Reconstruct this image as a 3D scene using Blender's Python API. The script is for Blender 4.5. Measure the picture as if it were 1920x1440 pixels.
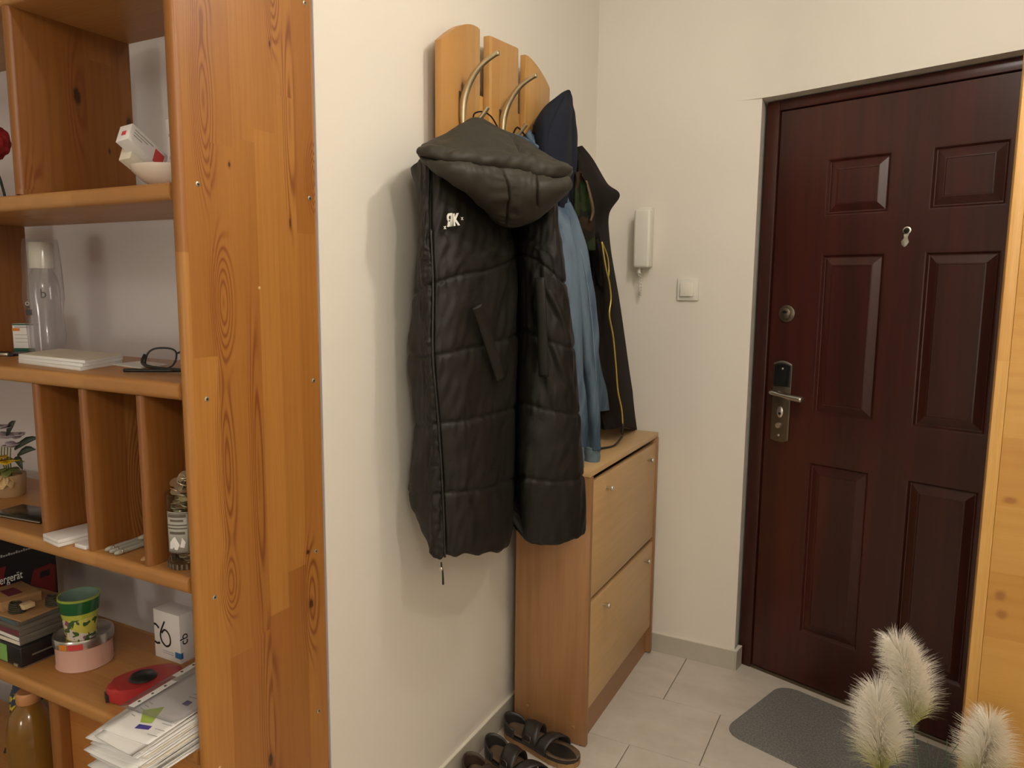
import bpy, bmesh, math, random
from mathutils import Vector, Matrix, noise as mn
random.seed(7)
for o in list(bpy.data.objects): bpy.data.objects.remove(o)
SC = bpy.context.scene
COL = SC.collection
# ---------------------------------------------------------------- camera
yaw, pit, rol = math.radians(27.281), math.radians(7.39), math.radians(0.527)
F = Vector((-math.sin(yaw)*math.cos(pit), math.cos(yaw)*math.cos(pit), -math.sin(pit)))
Rr = Vector((math.cos(yaw), math.sin(yaw), 0)); Uu = Rr.cross(F)
R2 = Rr*math.cos(rol)+Uu*math.sin(rol); U2 = Uu*math.cos(rol)-Rr*math.sin(rol)
cd = bpy.data.cameras.new('camera'); cam = bpy.data.objects.new('camera', cd); COL.objects.link(cam)
cd.sensor_width = 36; cd.lens = 1387.2/1920*36; cd.clip_start = 0.02
m = Matrix((R2, U2, -F)).transposed().to_4x4(); m.translation = Vector((0, 0, 1.45)); cam.matrix_world = m
SC.camera = cam
# ---------------------------------------------------------------- world, exposure, lamps
w = bpy.data.worlds.new('world'); SC.world = w; w.use_nodes = True
w.node_tree.nodes['Background'].inputs[0].default_value = (0.9, 0.75, 0.55, 1)
w.node_tree.nodes['Background'].inputs[1].default_value = 0.02
SC.view_settings.view_transform = 'Standard'; SC.view_settings.look = 'None'
SC.view_settings.exposure = 0.17; SC.view_settings.gamma = 1; SC.view_settings.use_curve_mapping = False
def lamp(loc, power, size, colr=(1.0, 0.925, 0.83)):
    l = bpy.data.lights.new('bulb_light', 'POINT'); l.energy = power; l.shadow_soft_size = size; l.color = colr
    o = bpy.data.objects.new('bulb_light', l); o.location = loc; COL.objects.link(o); return o
LAMPS = [((0.40, 0.66, 2.40), 17, 0.025), ((-0.08, 1.42, 2.42), 12, 0.03), ((-1.20, -1.7, 1.10), 19, 0.20), ((0.90, -0.9, 2.30), 33, 0.14)]  # last two are added fill: one low towards the shelves, one general
for a in LAMPS: lamp(*a)
# ---------------------------------------------------------------- node maths
class NG:
    def __init__(s, name, rough=0.5, metal=0.0, spec=0.5):
        s.m = bpy.data.materials.new(name); s.m.use_nodes = True; s.t = s.m.node_tree
        s.b = s.t.nodes['Principled BSDF']; s.out = s.t.nodes['Material Output']
        s.b.inputs['Roughness'].default_value = rough; s.b.inputs['Metallic'].default_value = metal
        s.b.inputs['Specular IOR Level'].default_value = spec
    def put(s, sock, v):
        if isinstance(v, X): s.t.links.new(v.s, sock)
        elif isinstance(v, (tuple, list)) and len(v) == 3 and sock.type == 'RGBA': sock.default_value = (*v, 1)
        else: sock.default_value = v
    def mth(s, op, a, b=0.0, c=0.0):
        n = s.t.nodes.new('ShaderNodeMath'); n.operation = op
        for i, v in enumerate((a, b, c)): s.put(n.inputs[i], v)
        return X(s, n.outputs[0])
    def coord(s, kind='Object'):
        n = s.t.nodes.new('ShaderNodeTexCoord'); v = X(s, n.outputs[kind]); return v
    def sep(s, v):
        n = s.t.nodes.new('ShaderNodeSeparateXYZ'); s.put(n.inputs[0], v); return [X(s, n.outputs[i]) for i in range(3)]
    def comb(s, a, b, c):
        n = s.t.nodes.new('ShaderNodeCombineXYZ')
        for i, v in enumerate((a, b, c)): s.put(n.inputs[i], v)
        return X(s, n.outputs[0])
    def noise(s, v, scale, detail=2.0, rough=0.5, dist=0.0):
        n = s.t.nodes.new('ShaderNodeTexNoise'); s.put(n.inputs['Vector'], v); n.inputs['Scale'].default_value = scale
        n.inputs['Detail'].default_value = detail; n.inputs['Roughness'].default_value = rough; n.inputs['Distortion'].default_value = dist
        return X(s, n.outputs[0])
    def white(s, v):
        n = s.t.nodes.new('ShaderNodeTexWhiteNoise'); n.noise_dimensions = '3D'; s.put(n.inputs['Vector'], v); return X(s, n.outputs[0])
    def mix(s, f, a, b):
        n = s.t.nodes.new('ShaderNodeMix'); n.data_type = 'RGBA'; s.put(n.inputs[0], f); s.put(n.inputs[6], a); s.put(n.inputs[7], b)
        return X(s, n.outputs[2])
    def ramp(s, f, lo, hi):   # smooth clamp
        n = s.t.nodes.new('ShaderNodeMapRange'); n.interpolation_type = 'SMOOTHSTEP'; s.put(n.inputs[0], f)
        n.inputs[1].default_value = lo; n.inputs[2].default_value = hi; return X(s, n.outputs[0])
    def base(s, v): s.put(s.b.inputs['Base Color'], v); return s
    def rough(s, v): s.put(s.b.inputs['Roughness'], v); return s
    def bump(s, hgt, strength=0.3, dist=0.002):
        n = s.t.nodes.new('ShaderNodeBump'); n.inputs['Strength'].default_value = strength; n.inputs['Distance'].default_value = dist
        s.put(n.inputs['Height'], hgt); s.t.links.new(n.outputs[0], s.b.inputs['Normal']); return s
class X:
    def __init__(s, g, k): s.g = g; s.s = k
    def __add__(a, b): return a.g.mth('ADD', a, b)
    def __radd__(a, b): return a.g.mth('ADD', b, a)
    def __sub__(a, b): return a.g.mth('SUBTRACT', a, b)
    def __rsub__(a, b): return a.g.mth('SUBTRACT', b, a)
    def __mul__(a, b): return a.g.mth('MULTIPLY', a, b)
    def __rmul__(a, b): return a.g.mth('MULTIPLY', b, a)
    def __truediv__(a, b): return a.g.mth('DIVIDE', a, b)
def plain(name, c, rough=0.5, metal=0.0, spec=0.5, bump=0.0, bscale=300, var=0.0, vscale=20):
    g = NG(name, rough, metal, spec); co = g.coord()
    if var: g.base(g.mix(g.noise(co, vscale, 3), tuple(k*(1-var) for k in c), tuple(min(1, k*(1+var)) for k in c)))
    else: g.base(c)
    if bump: g.bump(g.noise(co, bscale, 3), bump, 0.001)
    return g.m
def pine(name, ui, vi, light, dark, stave=0.055, length=0.5, figs=(), knots=(), rough=0.40, freq=430.0, late=(0.185, 0.05, 0.010), lstr=0.22, off=0.0, kd=(0.03, 0.012, 0.005)):
    """glued pine board: staves, growth-ring lines bent round figures, dark knots"""
    g = NG(name, rough); P = g.sep(g.coord()); u, v = P[ui]+off, P[vi]
    wn = g.sep(g.coord())[3-ui-vi] if False else None
    uu = u/stave; iu = g.mth('FLOOR', uu); r1 = g.white(g.comb(iu, 3.7, 1.1))
    iv = g.mth('FLOOR', (v + r1*length)/length); r2 = g.white(g.comb(iu, iv, 5.2)); r3 = g.white(g.comb(iv, iu, 9.4))
    cvec = g.comb(u*7.0+r2*13.0, v*0.9, r2*7.0)
    wob = g.noise(cvec, 1.6, 2.0, 0.5)
    f = u*freq + wob*14.0*(r3*0.8+0.25) + r2*20.0
    amp = None
    for (cu, cv, a, b, A) in figs:
        du = (u-(cu+off))/a; dv = (v-cv)/b
        ga = g.mth('EXPONENT', (du*du+dv*dv)*-1.0)
        f = f + ga*A; amp = ga if amp is None else g.mth('MAXIMUM', amp, ga)
    s = g.mth('SINE', f)*0.5+0.5
    line = g.mth('POWER', s, 2.2)
    fine = g.noise(g.comb(u*420.0, v*9.0, 0.0), 1.0, 2.0)
    broad = g.noise(g.comb(u*14.0+r2*9.0, v*1.6, 2.0), 1.0, 2.0)
    base = g.mix(g.ramp(r2*0.55+broad*0.6, 0.2, 0.95), light, dark)
    fac = line*(g.ramp(broad, 0.35, 0.7)*0.5+0.15)*lstr
    if amp is not None: fac = fac + line*g.ramp(amp, 0.04, 0.35)*0.78
    colr = g.mix(g.mth('MINIMUM', fac, 0.92), base, late)
    colr = g.mix(g.ramp(fine, 0.35, 0.75)*0.16, colr, late)
    for (cu, cv, a, b) in knots:
        du = (u-(cu+off))/a; dv = (v-cv)/b
        d = g.mth('SQRT', du*du+dv*dv) + (g.noise(g.coord(), 90.0, 2)-0.5)*0.7
        colr = g.mix((1.0-g.ramp(d, 0.5, 2.1))*0.5, colr, (0.16, 0.045, 0.01))
        colr = g.mix((1.0-g.ramp(d, 0.45, 1.0))*0.9, colr, kd)
    g.base(colr); g.bump(fine*0.4+line*0.5, 0.06, 0.001)
    return g.m
M = {}
g = NG('cream_wall_paint', 0.75); co = g.coord()
g.base(g.mix(g.noise(co, 1.3, 2), (0.74, 0.70, 0.62), (0.77, 0.73, 0.65))).bump(g.noise(co, 140, 4, 0.6), 0.10, 0.002); M['wall'] = g.m
M['white_wall'] = plain('white_nook_paint', (0.72, 0.69, 0.71), 0.30, bump=0.04, bscale=120)
M['ceil'] = plain('ceiling_paint', (0.82, 0.79, 0.72), 0.8)
g = NG('floor_tile', 0.42); co = g.coord(); P = g.sep(co)
n1 = g.noise(g.comb(P[0]*2.2, P[1]*5.0, 0.0), 2.0, 5, 0.6); n2 = g.noise(co, 22, 4, 0.6)
g.base(g.mix(g.ramp(n1*0.7+n2*0.3, 0.3, 0.7), (0.57, 0.52, 0.455), (0.67, 0.62, 0.55))).bump(n2, 0.06, 0.002); M['tile'] = g.m
M['grout'] = plain('grout', (0.20, 0.175, 0.14), 0.9)
M['skirt'] = plain('skirting_tile', (0.46, 0.43, 0.36), 0.5, var=0.08, vscale=14)
M['skirt_lit'] = plain('skirting_top_lit', (0.75, 0.71, 0.62), 0.6)  # paler colour stands in for light on the skirting's top ledge
L, D = (0.43, 0.190, 0.040), (0.31, 0.118, 0.021)
M['pine_panel'] = pine('pine_side_panel', 1, 2, L, D, 0.052, 0.95,
    figs=[(0.926, 1.765, 0.021, 0.14, 44.0), (0.930, 1.92, 0.018, 0.05, 16.0), (0.952, 1.42, 0.022, 0.10, 42.0), (1.095, 2.03, 0.018, 0.12, 44.0),
          (0.946, 1.12, 0.018, 0.15, 30.0), (0.942, 0.89, 0.018, 0.06, 30.0), (1.195, 1.67, 0.020, 0.06, 30.0), (1.155, 0.78, 0.022, 0.11, 26.0),
          (1.02, 1.10, 0.014, 0.24, 18.0), (1.03, 0.55, 0.022, 0.2, 20.0), (1.13, 1.78, 0.014, 0.18, 15.0)],
    knots=[(1.156, 0.77, 0.008, 0.014), (1.027, 0.484, 0.007, 0.018), (1.126, 1.574, 0.003, 0.014), (1.151, 0.888, 0.006, 0.006),
           (1.086, 1.901, 0.003, 0.008), (0.979, 1.665, 0.003, 0.006)])
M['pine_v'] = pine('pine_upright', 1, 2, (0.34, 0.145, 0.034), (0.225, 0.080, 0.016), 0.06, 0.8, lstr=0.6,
    figs=[(0.99, 1.03, 0.030, 0.12, 30.0), (1.0, 1.83, 0.018, 0.10, 14.0), (0.90, 1.60, 0.02, 0.08, 14.0)],
    knots=[(1.0, 1.835, 0.010, 0.022), (1.115, 1.80, 0.008, 0.020), (1.065, 1.735, 0.003, 0.007)], freq=380)
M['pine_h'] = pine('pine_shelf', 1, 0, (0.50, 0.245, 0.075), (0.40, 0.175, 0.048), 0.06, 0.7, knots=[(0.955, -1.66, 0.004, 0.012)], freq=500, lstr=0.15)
M['pine_f'] = pine('pine_front', 2, 0, (0.50, 0.21, 0.05), (0.40, 0.15, 0.032), 0.07, 0.9, freq=300)
M['rack'] = pine('alder_rack_plank', 1, 2, (0.54, 0.30, 0.095), (0.46, 0.23, 0.062), 0.045, 2.0, knots=[(1.69, 1.955, 0.006, 0.02), (2.27, 2.02, 0.004, 0.014)], freq=500, lstr=0.12, late=(0.34, 0.15, 0.04))
M['oak_door'] = pine('knotty_pine_door', 2, 0, (0.60, 0.335, 0.085), (0.53, 0.27, 0.060), 0.16, 3.0, freq=160, lstr=0.45, late=(0.44, 0.19, 0.035),
    knots=[(0.975, 0.262, 0.006, 0.010), (0.745, 0.262, 0.009, 0.008), (1.17, 0.222, 0.004, 0.003), (0.70, 0.268, 0.008, 0.008)], kd=(0.36, 0.15, 0.04))
M['oak_edge'] = pine('pine_door_edge', 0, 2, (0.66, 0.38, 0.11), (0.60, 0.32, 0.08), 0.2, 3.0, freq=300, lstr=0.2)
def beech(name, a, b, ui, vi):
    g = NG(name, 0.4); P = g.sep(g.coord())
    n = g.noise(g.comb(P[ui]*55.0, P[vi]*2.5, 0.0), 1.0, 4, 0.6); n2 = g.noise(g.comb(P[ui]*6.0, P[vi]*1.0, 3.0), 1.0, 2)
    g.base(g.mix(g.ramp(n*0.6+n2*0.4, 0.3, 0.7), a, b)); return g.m
M['beech_shaded'] = beech('beech_laminate_shaded', (0.27, 0.130, 0.052), (0.36, 0.185, 0.078), 0, 2)  # darker copy of the front: shade of the oblique sides put into colour
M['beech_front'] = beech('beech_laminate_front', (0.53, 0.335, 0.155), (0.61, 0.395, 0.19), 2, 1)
M['steel'] = plain('brushed_steel', (0.62, 0.60, 0.55), 0.32, 1.0)
M['dark_metal'] = plain('dark_bronze_metal', (0.16, 0.13, 0.09), 0.38, 0.9)
M['black_gloss'] = plain('black_lacquer', (0.012, 0.012, 0.012), 0.18)
M['brass'] = plain('antique_brass', (0.50, 0.42, 0.27), 0.36, 0.85, var=0.12, vscale=60)
M['screw'] = plain('screw_metal', (0.45, 0.44, 0.36), 0.4, 0.8)
g = NG('mahogany_veneer', 0.33); P = g.sep(g.coord())
n = g.noise(g.comb(P[0]*26.0, P[1]*26.0, P[2]*1.2), 1.0, 4, 0.6); b = g.noise(g.comb(P[0]*7.0, P[1]*7.0, P[2]*0.2), 1.0, 1)
g.base(g.mix(g.ramp(n*0.55+b*0.45, 0.32, 0.68), (0.028, 0.0055, 0.0035), (0.060, 0.0115, 0.007))); M['door'] = g.m
M['plastic'] = plain('cream_plastic', (0.74, 0.72, 0.64), 0.35)
M['plastic2'] = plain('white_plastic', (0.78, 0.75, 0.66), 0.3)
def cloth(name, a, b, rough, bstr, scale, spec=0.4, sheen=0.0, sc=(0.3, 0.3, 0.3)):
    g = NG(name, rough, 0, spec); co = g.coord()
    g.base(g.mix(g.noise(co, scale, 3), a, b)); g.bump(g.noise(co, 26, 4, 0.55, 0.3), bstr, 0.005)
    g.b.inputs['Sheen Weight'].default_value = sheen; return g.m
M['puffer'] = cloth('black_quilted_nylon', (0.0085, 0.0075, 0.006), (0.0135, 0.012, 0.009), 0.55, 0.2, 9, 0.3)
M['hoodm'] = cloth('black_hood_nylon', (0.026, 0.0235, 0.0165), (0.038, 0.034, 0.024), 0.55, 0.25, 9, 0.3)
M['black_cloth'] = cloth('black_felt_cloth', (0.010, 0.008, 0.007), (0.018, 0.014, 0.011), 0.85, 0.2, 20, 0.15)
M['navy'] = cloth('navy_jersey', (0.012, 0.015, 0.024), (0.018, 0.022, 0.034), 0.9, 0.2, 12, 0.15)
g = NG('blue_denim', 0.85, 0, 0.2); co = g.coord(); P = g.sep(co)
fade = g.noise(g.comb(P[0]*9.0, P[1]*9.0, P[2]*2.0), 1.0, 3); tw = g.mth('SINE', (P[0]+P[1]+P[2]*0.9)*2600.0)*0.5+0.5
c1 = g.mix(g.ramp(fade*0.6+g.noise(g.comb(P[0]*40.0, P[1]*40.0, P[2]*6.0), 1.0, 3)*0.4, 0.36, 0.62), (0.032, 0.062, 0.105), (0.120, 0.170, 0.225))
g.base(g.mix(tw*0.12, c1, (0.26, 0.34, 0.40))).bump(tw*0.5+g.noise(co, 40, 4)*0.8, 0.25, 0.003); M['denim'] = g.m
M['denim_dark'] = cloth('dark_denim_cuff', (0.07, 0.11, 0.14), (0.17, 0.24, 0.28), 0.85, 0.3, 60)
M['stitch'] = plain('pale_stitching', (0.22, 0.28, 0.33), 0.8)
g = NG('camouflage_lining', 0.8, 0, 0.2); co = g.coord()
a = g.mix(g.ramp(g.noise(co, 22, 1), 0.48, 0.5), (0.010, 0.009, 0.006), (0.018, 0.030, 0.008))
g.base(g.mix(g.ramp(g.noise(g.comb(*[k+3.1 for k in g.sep(co)]), 17, 1), 0.56, 0.58), a, (0.030, 0.018, 0.010))); M['camo'] = g.m
M['brown_tape'] = plain('brown_tape', (0.11, 0.065, 0.035), 0.8)
M['zip_gold'] = plain('brass_zip', (0.62, 0.45, 0.10), 0.35, 0.6)
M['black_plastic'] = plain('black_plastic', (0.015, 0.015, 0.015), 0.35)
M['white_print'] = plain('white_print', (0.78, 0.77, 0.72), 0.6)
g = NG('grey_felt_mat', 0.95, 0, 0.1); co = g.coord()
g.base(g.mix(g.ramp(g.noise(co, 160, 4, 0.7), 0.3, 0.7), (0.15, 0.15, 0.145), (0.28, 0.28, 0.27))).bump(g.noise(co, 500, 3), 0.6, 0.003); M['mat'] = g.m
M['leather'] = plain('black_leather', (0.022, 0.020, 0.018), 0.42, bump=0.3, bscale=180)
M['leather_br'] = plain('dark_brown_leather', (0.045, 0.026, 0.017), 0.5, bump=0.3, bscale=180)
M['footbed'] = plain('worn_brown_footbed', (0.13, 0.085, 0.05), 0.6, var=0.45, vscale=30)
M['sole'] = plain('cork_sole', (0.32, 0.18, 0.07), 0.7, var=0.2, vscale=80)
g = NG('feather_grass', 0.8, 0, 0.2); P = g.sep(g.coord())
g.base(g.mix(g.ramp(P[2], 0.0, 0.11), (0.50, 0.52, 0.14), (0.95, 0.92, 0.84))); tl = g.t.nodes.new('ShaderNodeBsdfTranslucent'); ms = g.t.nodes.new('ShaderNodeMixShader'); ms.inputs[0].default_value = 0.45
g.t.links.new(g.b.inputs['Base Color'].links[0].from_socket, tl.inputs[0]); g.t.links.new(g.b.outputs[0], ms.inputs[1]); g.t.links.new(tl.outputs[0], ms.inputs[2]); g.t.links.new(ms.outputs[0], g.out.inputs[0]); M['plume'] = g.m
M['stem'] = plain('green_stem', (0.05, 0.09, 0.05), 0.6)
M['vase'] = plain('grey_ceramic', (0.4, 0.4, 0.4), 0.4)
M['paper'] = plain('white_paper', (0.80, 0.79, 0.78), 0.55)
M['paper2'] = plain('offwhite_paper', (0.74, 0.68, 0.56), 0.55)
M['card'] = plain('white_cardboard', (0.80, 0.77, 0.76), 0.45)
M['porcelain'] = plain('cream_porcelain', (0.80, 0.70, 0.60), 0.2)
M['ink'] = plain('black_ink', (0.012, 0.010, 0.012), 0.4)
M['greytext'] = plain('grey_ink', (0.42, 0.41, 0.43), 0.6)
M['red'] = plain('red_plastic', (0.42, 0.03, 0.03), 0.35)
M['redprint'] = plain('red_print', (0.62, 0.05, 0.05), 0.45)
M['darkred'] = plain('dark_red_print', (0.16, 0.012, 0.012), 0.4)
M['redflower'] = plain('red_petal', (0.38, 0.015, 0.02), 0.7, var=0.4, vscale=40)
M['blue'] = plain('blue_print', (0.02, 0.16, 0.42), 0.4)
M['green'] = plain('green_label', (0.20, 0.42, 0.10), 0.4)
M['lime'] = plain('lime_print', (0.38, 0.52, 0.10), 0.5)
M['violet'] = plain('violet_print', (0.07, 0.06, 0.30), 0.5)
M['dkgreen'] = plain('dark_green_print', (0.01, 0.10, 0.06), 0.4)
M['orange'] = plain('orange_print', (0.65, 0.22, 0.02), 0.5)
M['blackbox'] = plain('black_box_print', (0.010, 0.008, 0.010), 0.35)
M['pink'] = plain('pink_tin', (0.62, 0.36, 0.29), 0.4)
M['tinlid'] = plain('silver_lid', (0.55, 0.53, 0.50), 0.22, 0.9)
M['beige'] = plain('beige_label', (0.62, 0.45, 0.25), 0.5)
M['cardboard'] = plain('brown_cardboard', (0.34, 0.19, 0.08), 0.7, var=0.2, vscale=40)
M['band'] = plain('dark_olive_band', (0.035, 0.03, 0.014), 0.6)
M['coin'] = plain('coin_silver', (0.50, 0.44, 0.31), 0.35, 0.6)
M['coin2'] = plain('coin_copper', (0.36, 0.22, 0.12), 0.35, 0.45)
M['label'] = plain('grey_paper_label', (0.40, 0.40, 0.36), 0.5)
M['greypen'] = plain('grey_pen_barrel', (0.36, 0.34, 0.28), 0.4)
M['woodtag'] = plain('pale_wood_tag', (0.62, 0.42, 0.2), 0.5)
M['yellow'] = plain('yellow_petal', (0.75, 0.48, 0.02), 0.6)
M['lilac'] = plain('lilac_petal', (0.45, 0.38, 0.42), 0.6)
M['leaf'] = plain('dark_leaf', (0.03, 0.045, 0.03), 0.5)
M['leafg'] = plain('olive_leaf', (0.16, 0.18, 0.05), 0.5)
M['pot'] = plain('beige_pot', (0.42, 0.27, 0.14), 0.5)
M['peach'] = plain('orange_cap', (0.65, 0.30, 0.12), 0.4)
M['maroon'] = plain('maroon_spine', (0.14, 0.03, 0.04), 0.4)
M['teal'] = plain('teal_spine', (0.06, 0.11, 0.13), 0.4)
M['cdgrey'] = plain('clear_case_grey', (0.13, 0.11, 0.09), 0.2)
M['bulb'] = plain('opal_glass', (0.9, 0.88, 0.82), 0.3)
def clear(name, tint, gloss=0.12, rough=0.08, haze=0.0, hazec=(0.8, 0.8, 0.8)):
    g = NG(name); t = g.t
    tr = t.nodes.new('ShaderNodeBsdfTransparent'); tr.inputs[0].default_value = (*tint, 1)
    gl = t.nodes.new('ShaderNodeBsdfGlossy'); gl.inputs['Roughness'].default_value = rough
    df = t.nodes.new('ShaderNodeBsdfDiffuse'); df.inputs[0].default_value = (*hazec, 1)
    m1 = t.nodes.new('ShaderNodeMixShader'); m1.inputs[0].default_value = haze
    t.links.new(tr.outputs[0], m1.inputs[1]); t.links.new(df.outputs[0], m1.inputs[2])
    m2 = t.nodes.new('ShaderNodeMixShader'); lw = t.nodes.new('ShaderNodeLayerWeight'); lw.inputs[0].default_value = gloss
    g.put(m2.inputs[0], g.mth('POWER', X(g, lw.outputs['Facing']), 3.0)*0.55+gloss*0.2); lw.inputs[0].default_value = 0.5; t.links.new(m1.outputs[0], m2.inputs[1]); t.links.new(gl.outputs[0], m2.inputs[2])
    t.links.new(m2.outputs[0], g.out.inputs[0]); return g.m
M['glass'] = clear('clear_glass', (0.93, 0.94, 0.91), 0.12)
M['wrap'] = clear('clear_wrap', (0.93, 0.93, 0.95), 0.2, 0.15, 0.06)
M['bottlep'] = clear('clear_plastic', (0.93, 0.93, 0.95), 0.3, 0.06, 0.08)
M['sleeve'] = clear('plastic_sleeve', (0.95, 0.95, 0.96), 0.15, 0.2, 0.05)
M['amber'] = clear('amber_bottle', (0.62, 0.34, 0.06), 0.3, 0.08, 0.5, (0.42, 0.22, 0.04))
M['lens'] = clear('spectacle_lens', (0.80, 0.76, 0.76), 0.3, 0.03, 0.05)
# green flower pot glaze
g = NG('painted_flower_pot', 0.15); co = g.coord(); P = g.sep(co)
low = g.mix(g.ramp(g.noise(co, 45, 1), 0.50, 0.53), (0.55, 0.52, 0.10), (0.62, 0.55, 0.48))
low = g.mix(g.ramp(g.noise(g.comb(*[k+1.7 for k in P]), 60, 1), 0.58, 0.6), low, (0.05, 0.12, 0.03))
low = g.mix(g.ramp(g.noise(g.comb(*[k+5.3 for k in P]), 70, 1), 0.64, 0.66), low, (0.25, 0.08, 0.16))
mid = g.mix(g.ramp(P[2], 0.050, 0.052), low, (0.42, 0.46, 0.06)); mid = g.mix(g.ramp(P[2], 0.062, 0.064), mid, (0.012, 0.10, 0.03))
mid = g.mix(g.ramp(P[2], 0.092, 0.094), mid, (0.28, 0.36, 0.06)); g.base(mid); M['potglaze'] = g.m
M['potin'] = plain('pot_inside_green', (0.18, 0.27, 0.22), 0.15)
g = NG('yellow_pattern', 0.4); co = g.coord()
g.base(g.mix(g.ramp(g.noise(co, 55, 2), 0.5, 0.54), (0.60, 0.50, 0.03), (0.03, 0.05, 0.10))); M['ypat'] = g.m
# ---------------------------------------------------------------- mesh helpers
def link(name, me, mat=None, parent=None, smooth=False, loc=None):
    o = bpy.data.objects.new(name, me); COL.objects.link(o)
    if mat is not None and not me.materials: me.materials.append(M[mat] if isinstance(mat, str) else mat)
    if parent is not None: o.parent = parent
    if loc is not None: o.location = loc
    if smooth and len(me.polygons): me.shade_smooth()
    return o
def mesh(name, vs, fs, mat=None, parent=None, smooth=False, loc=None):
    me = bpy.data.meshes.new(name); me.from_pydata([tuple(v) for v in vs], [], fs); me.update()
    return link(name, me, mat, parent, smooth, loc)
def bm_obj(name, bm, mat, parent=None, smooth=False, loc=None):
    bmesh.ops.recalc_face_normals(bm, faces=bm.faces)
    me = bpy.data.meshes.new(name); bm.to_mesh(me); bm.free()
    o = link(name, me, mat, parent, smooth, loc)
    return o
def autos(o, ang=40):
    o.data.shade_smooth()
    bm = bmesh.new(); bm.from_mesh(o.data)
    for e in bm.edges:
        if len(e.link_faces) == 2 and e.calc_face_angle(0) > math.radians(ang): e.smooth = False
    bm.to_mesh(o.data); bm.free(); return o
def box(name, x0, x1, y0, y1, z0, z1, mat, parent=None, bev=0.0, seg=2, mtx=None, pre=None):
    bm = bmesh.new(); bmesh.ops.create_cube(bm, size=1)
    for v in bm.verts: v.co = Vector(((x0+x1)/2+v.co.x*(x1-x0), (y0+y1)/2+v.co.y*(y1-y0), (z0+z1)/2+v.co.z*(z1-z0)))
    if pre: pre(bm)
    if bev: bmesh.ops.bevel(bm, geom=list(bm.edges), offset=bev, segments=seg, affect='EDGES', profile=0.5, clamp_overlap=True)
    if mtx is not None: bmesh.ops.transform(bm, matrix=mtx, verts=bm.verts)
    o = bm_obj(name, bm, mat, parent)
    if bev: autos(o)
    return o
def board(name, x0, x1, y0, y1, z0, z1, mat, parent, r=0.011, front=True, vertical=False):
    """board whose two long front edges (at y0) are rounded over"""
    bm = bmesh.new(); bmesh.ops.create_cube(bm, size=1)
    for v in bm.verts: v.co = Vector(((x0+x1)/2+v.co.x*(x1-x0), (y0+y1)/2+v.co.y*(y1-y0), (z0+z1)/2+v.co.z*(z1-z0)))
    es = []
    for e in bm.edges:
        a, b = e.verts; d = (a.co-b.co)
        ax = 2 if vertical else 0
        if abs(d[ax]) > 1e-4 and abs(d[(ax+1) % 3]) < 1e-5 and abs(d[(ax+2) % 3]) < 1e-5 and abs(a.co.y-y0) < 1e-5: es.append(e)
    bmesh.ops.bevel(bm, geom=es, offset=r, segments=5, affect='EDGES', profile=0.5)
    return autos(bm_obj(name, bm, mat, parent))
def poly(name, pts, z0, z1, mat, parent=None, bev=0.0, mtx=None):
    """prism from a 2D outline"""
    n = len(pts); vs = [(p[0], p[1], z0) for p in pts]+[(p[0], p[1], z1) for p in pts]
    fs = [tuple(range(n))[::-1], tuple(range(n, 2*n))]+[(i, (i+1) % n, n+(i+1) % n, n+i) for i in range(n)]
    bm = bmesh.new(); bv = [bm.verts.new(v) for v in vs]
    for f in fs: bm.faces.new([bv[i] for i in f])
    if bev:
        es = [e for e in bm.edges if abs(e.verts[0].co.z-e.verts[1].co.z) < 1e-6]
        bmesh.ops.bevel(bm, geom=es, offset=bev, segments=2, affect='EDGES', profile=0.5)
    if mtx is not None: bmesh.ops.transform(bm, matrix=mtx, verts=bm.verts)
    return bm_obj(name, bm, mat, parent)
def lathe(name, prof, c, mat, parent=None, n=32, mtx=None, smooth=True, sq=1.0, cap=True):
    vs, fs = [], []
    for r, z in prof:
        for k in range(n):
            a = 2*math.pi*k/n; vs.append(Vector((r*math.cos(a)*sq, r*math.sin(a), z)))
    for i in range(len(prof)-1):
        for k in range(n): fs.append((i*n+k, i*n+(k+1) % n, (i+1)*n+(k+1) % n, (i+1)*n+k))
    if cap and prof[0][0] > 1e-4: fs.append(tuple(range(n))[::-1])
    if cap and prof[-1][0] > 1e-4: fs.append(tuple((len(prof)-1)*n+k for k in range(n)))
    if mtx is not None: vs = [mtx @ v for v in vs]
    o = mesh(name, vs, fs, mat, parent, False, c)
    if smooth: autos(o, 50)
    return o
def cyl(name, c, r, h, mat, parent=None, axis='Z', n=24, bev=0.0):
    b = min(bev or r*0.15, h*0.3)
    prof = [(r-b, 0), (r, b), (r, h-b), (r-b, h)]
    mt = {'Z': Matrix(), 'X': Matrix.Rotation(math.pi/2, 3, 'Y').to_4x4(), 'Y': Matrix.Rotation(-math.pi/2, 3, 'X').to_4x4(), '-Y': Matrix.Rotation(math.pi/2, 3, 'X').to_4x4()}[axis]
    return lathe(name, prof, c, mat, parent, n, mt)
def cr(p, t, closed=False):
    """Catmull-Rom through a list of tuples"""
    n = len(p)
    if closed: i = int(math.floor(t)); f = t-i; a, b, c, d = (p[(i-1) % n], p[i % n], p[(i+1) % n], p[(i+2) % n])
    else:
        i = min(int(math.floor(t)), n-2); f = t-i
        a, b, c, d = p[max(i-1, 0)], p[i], p[i+1], p[min(i+2, n-1)]
    f2, f3 = f*f, f*f*f
    return tuple(0.5*((2*b[k])+(-a[k]+c[k])*f+(2*a[k]-5*b[k]+4*c[k]-d[k])*f2+(-a[k]+3*b[k]-3*c[k]+d[k])*f3) for k in range(len(b)))
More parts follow.
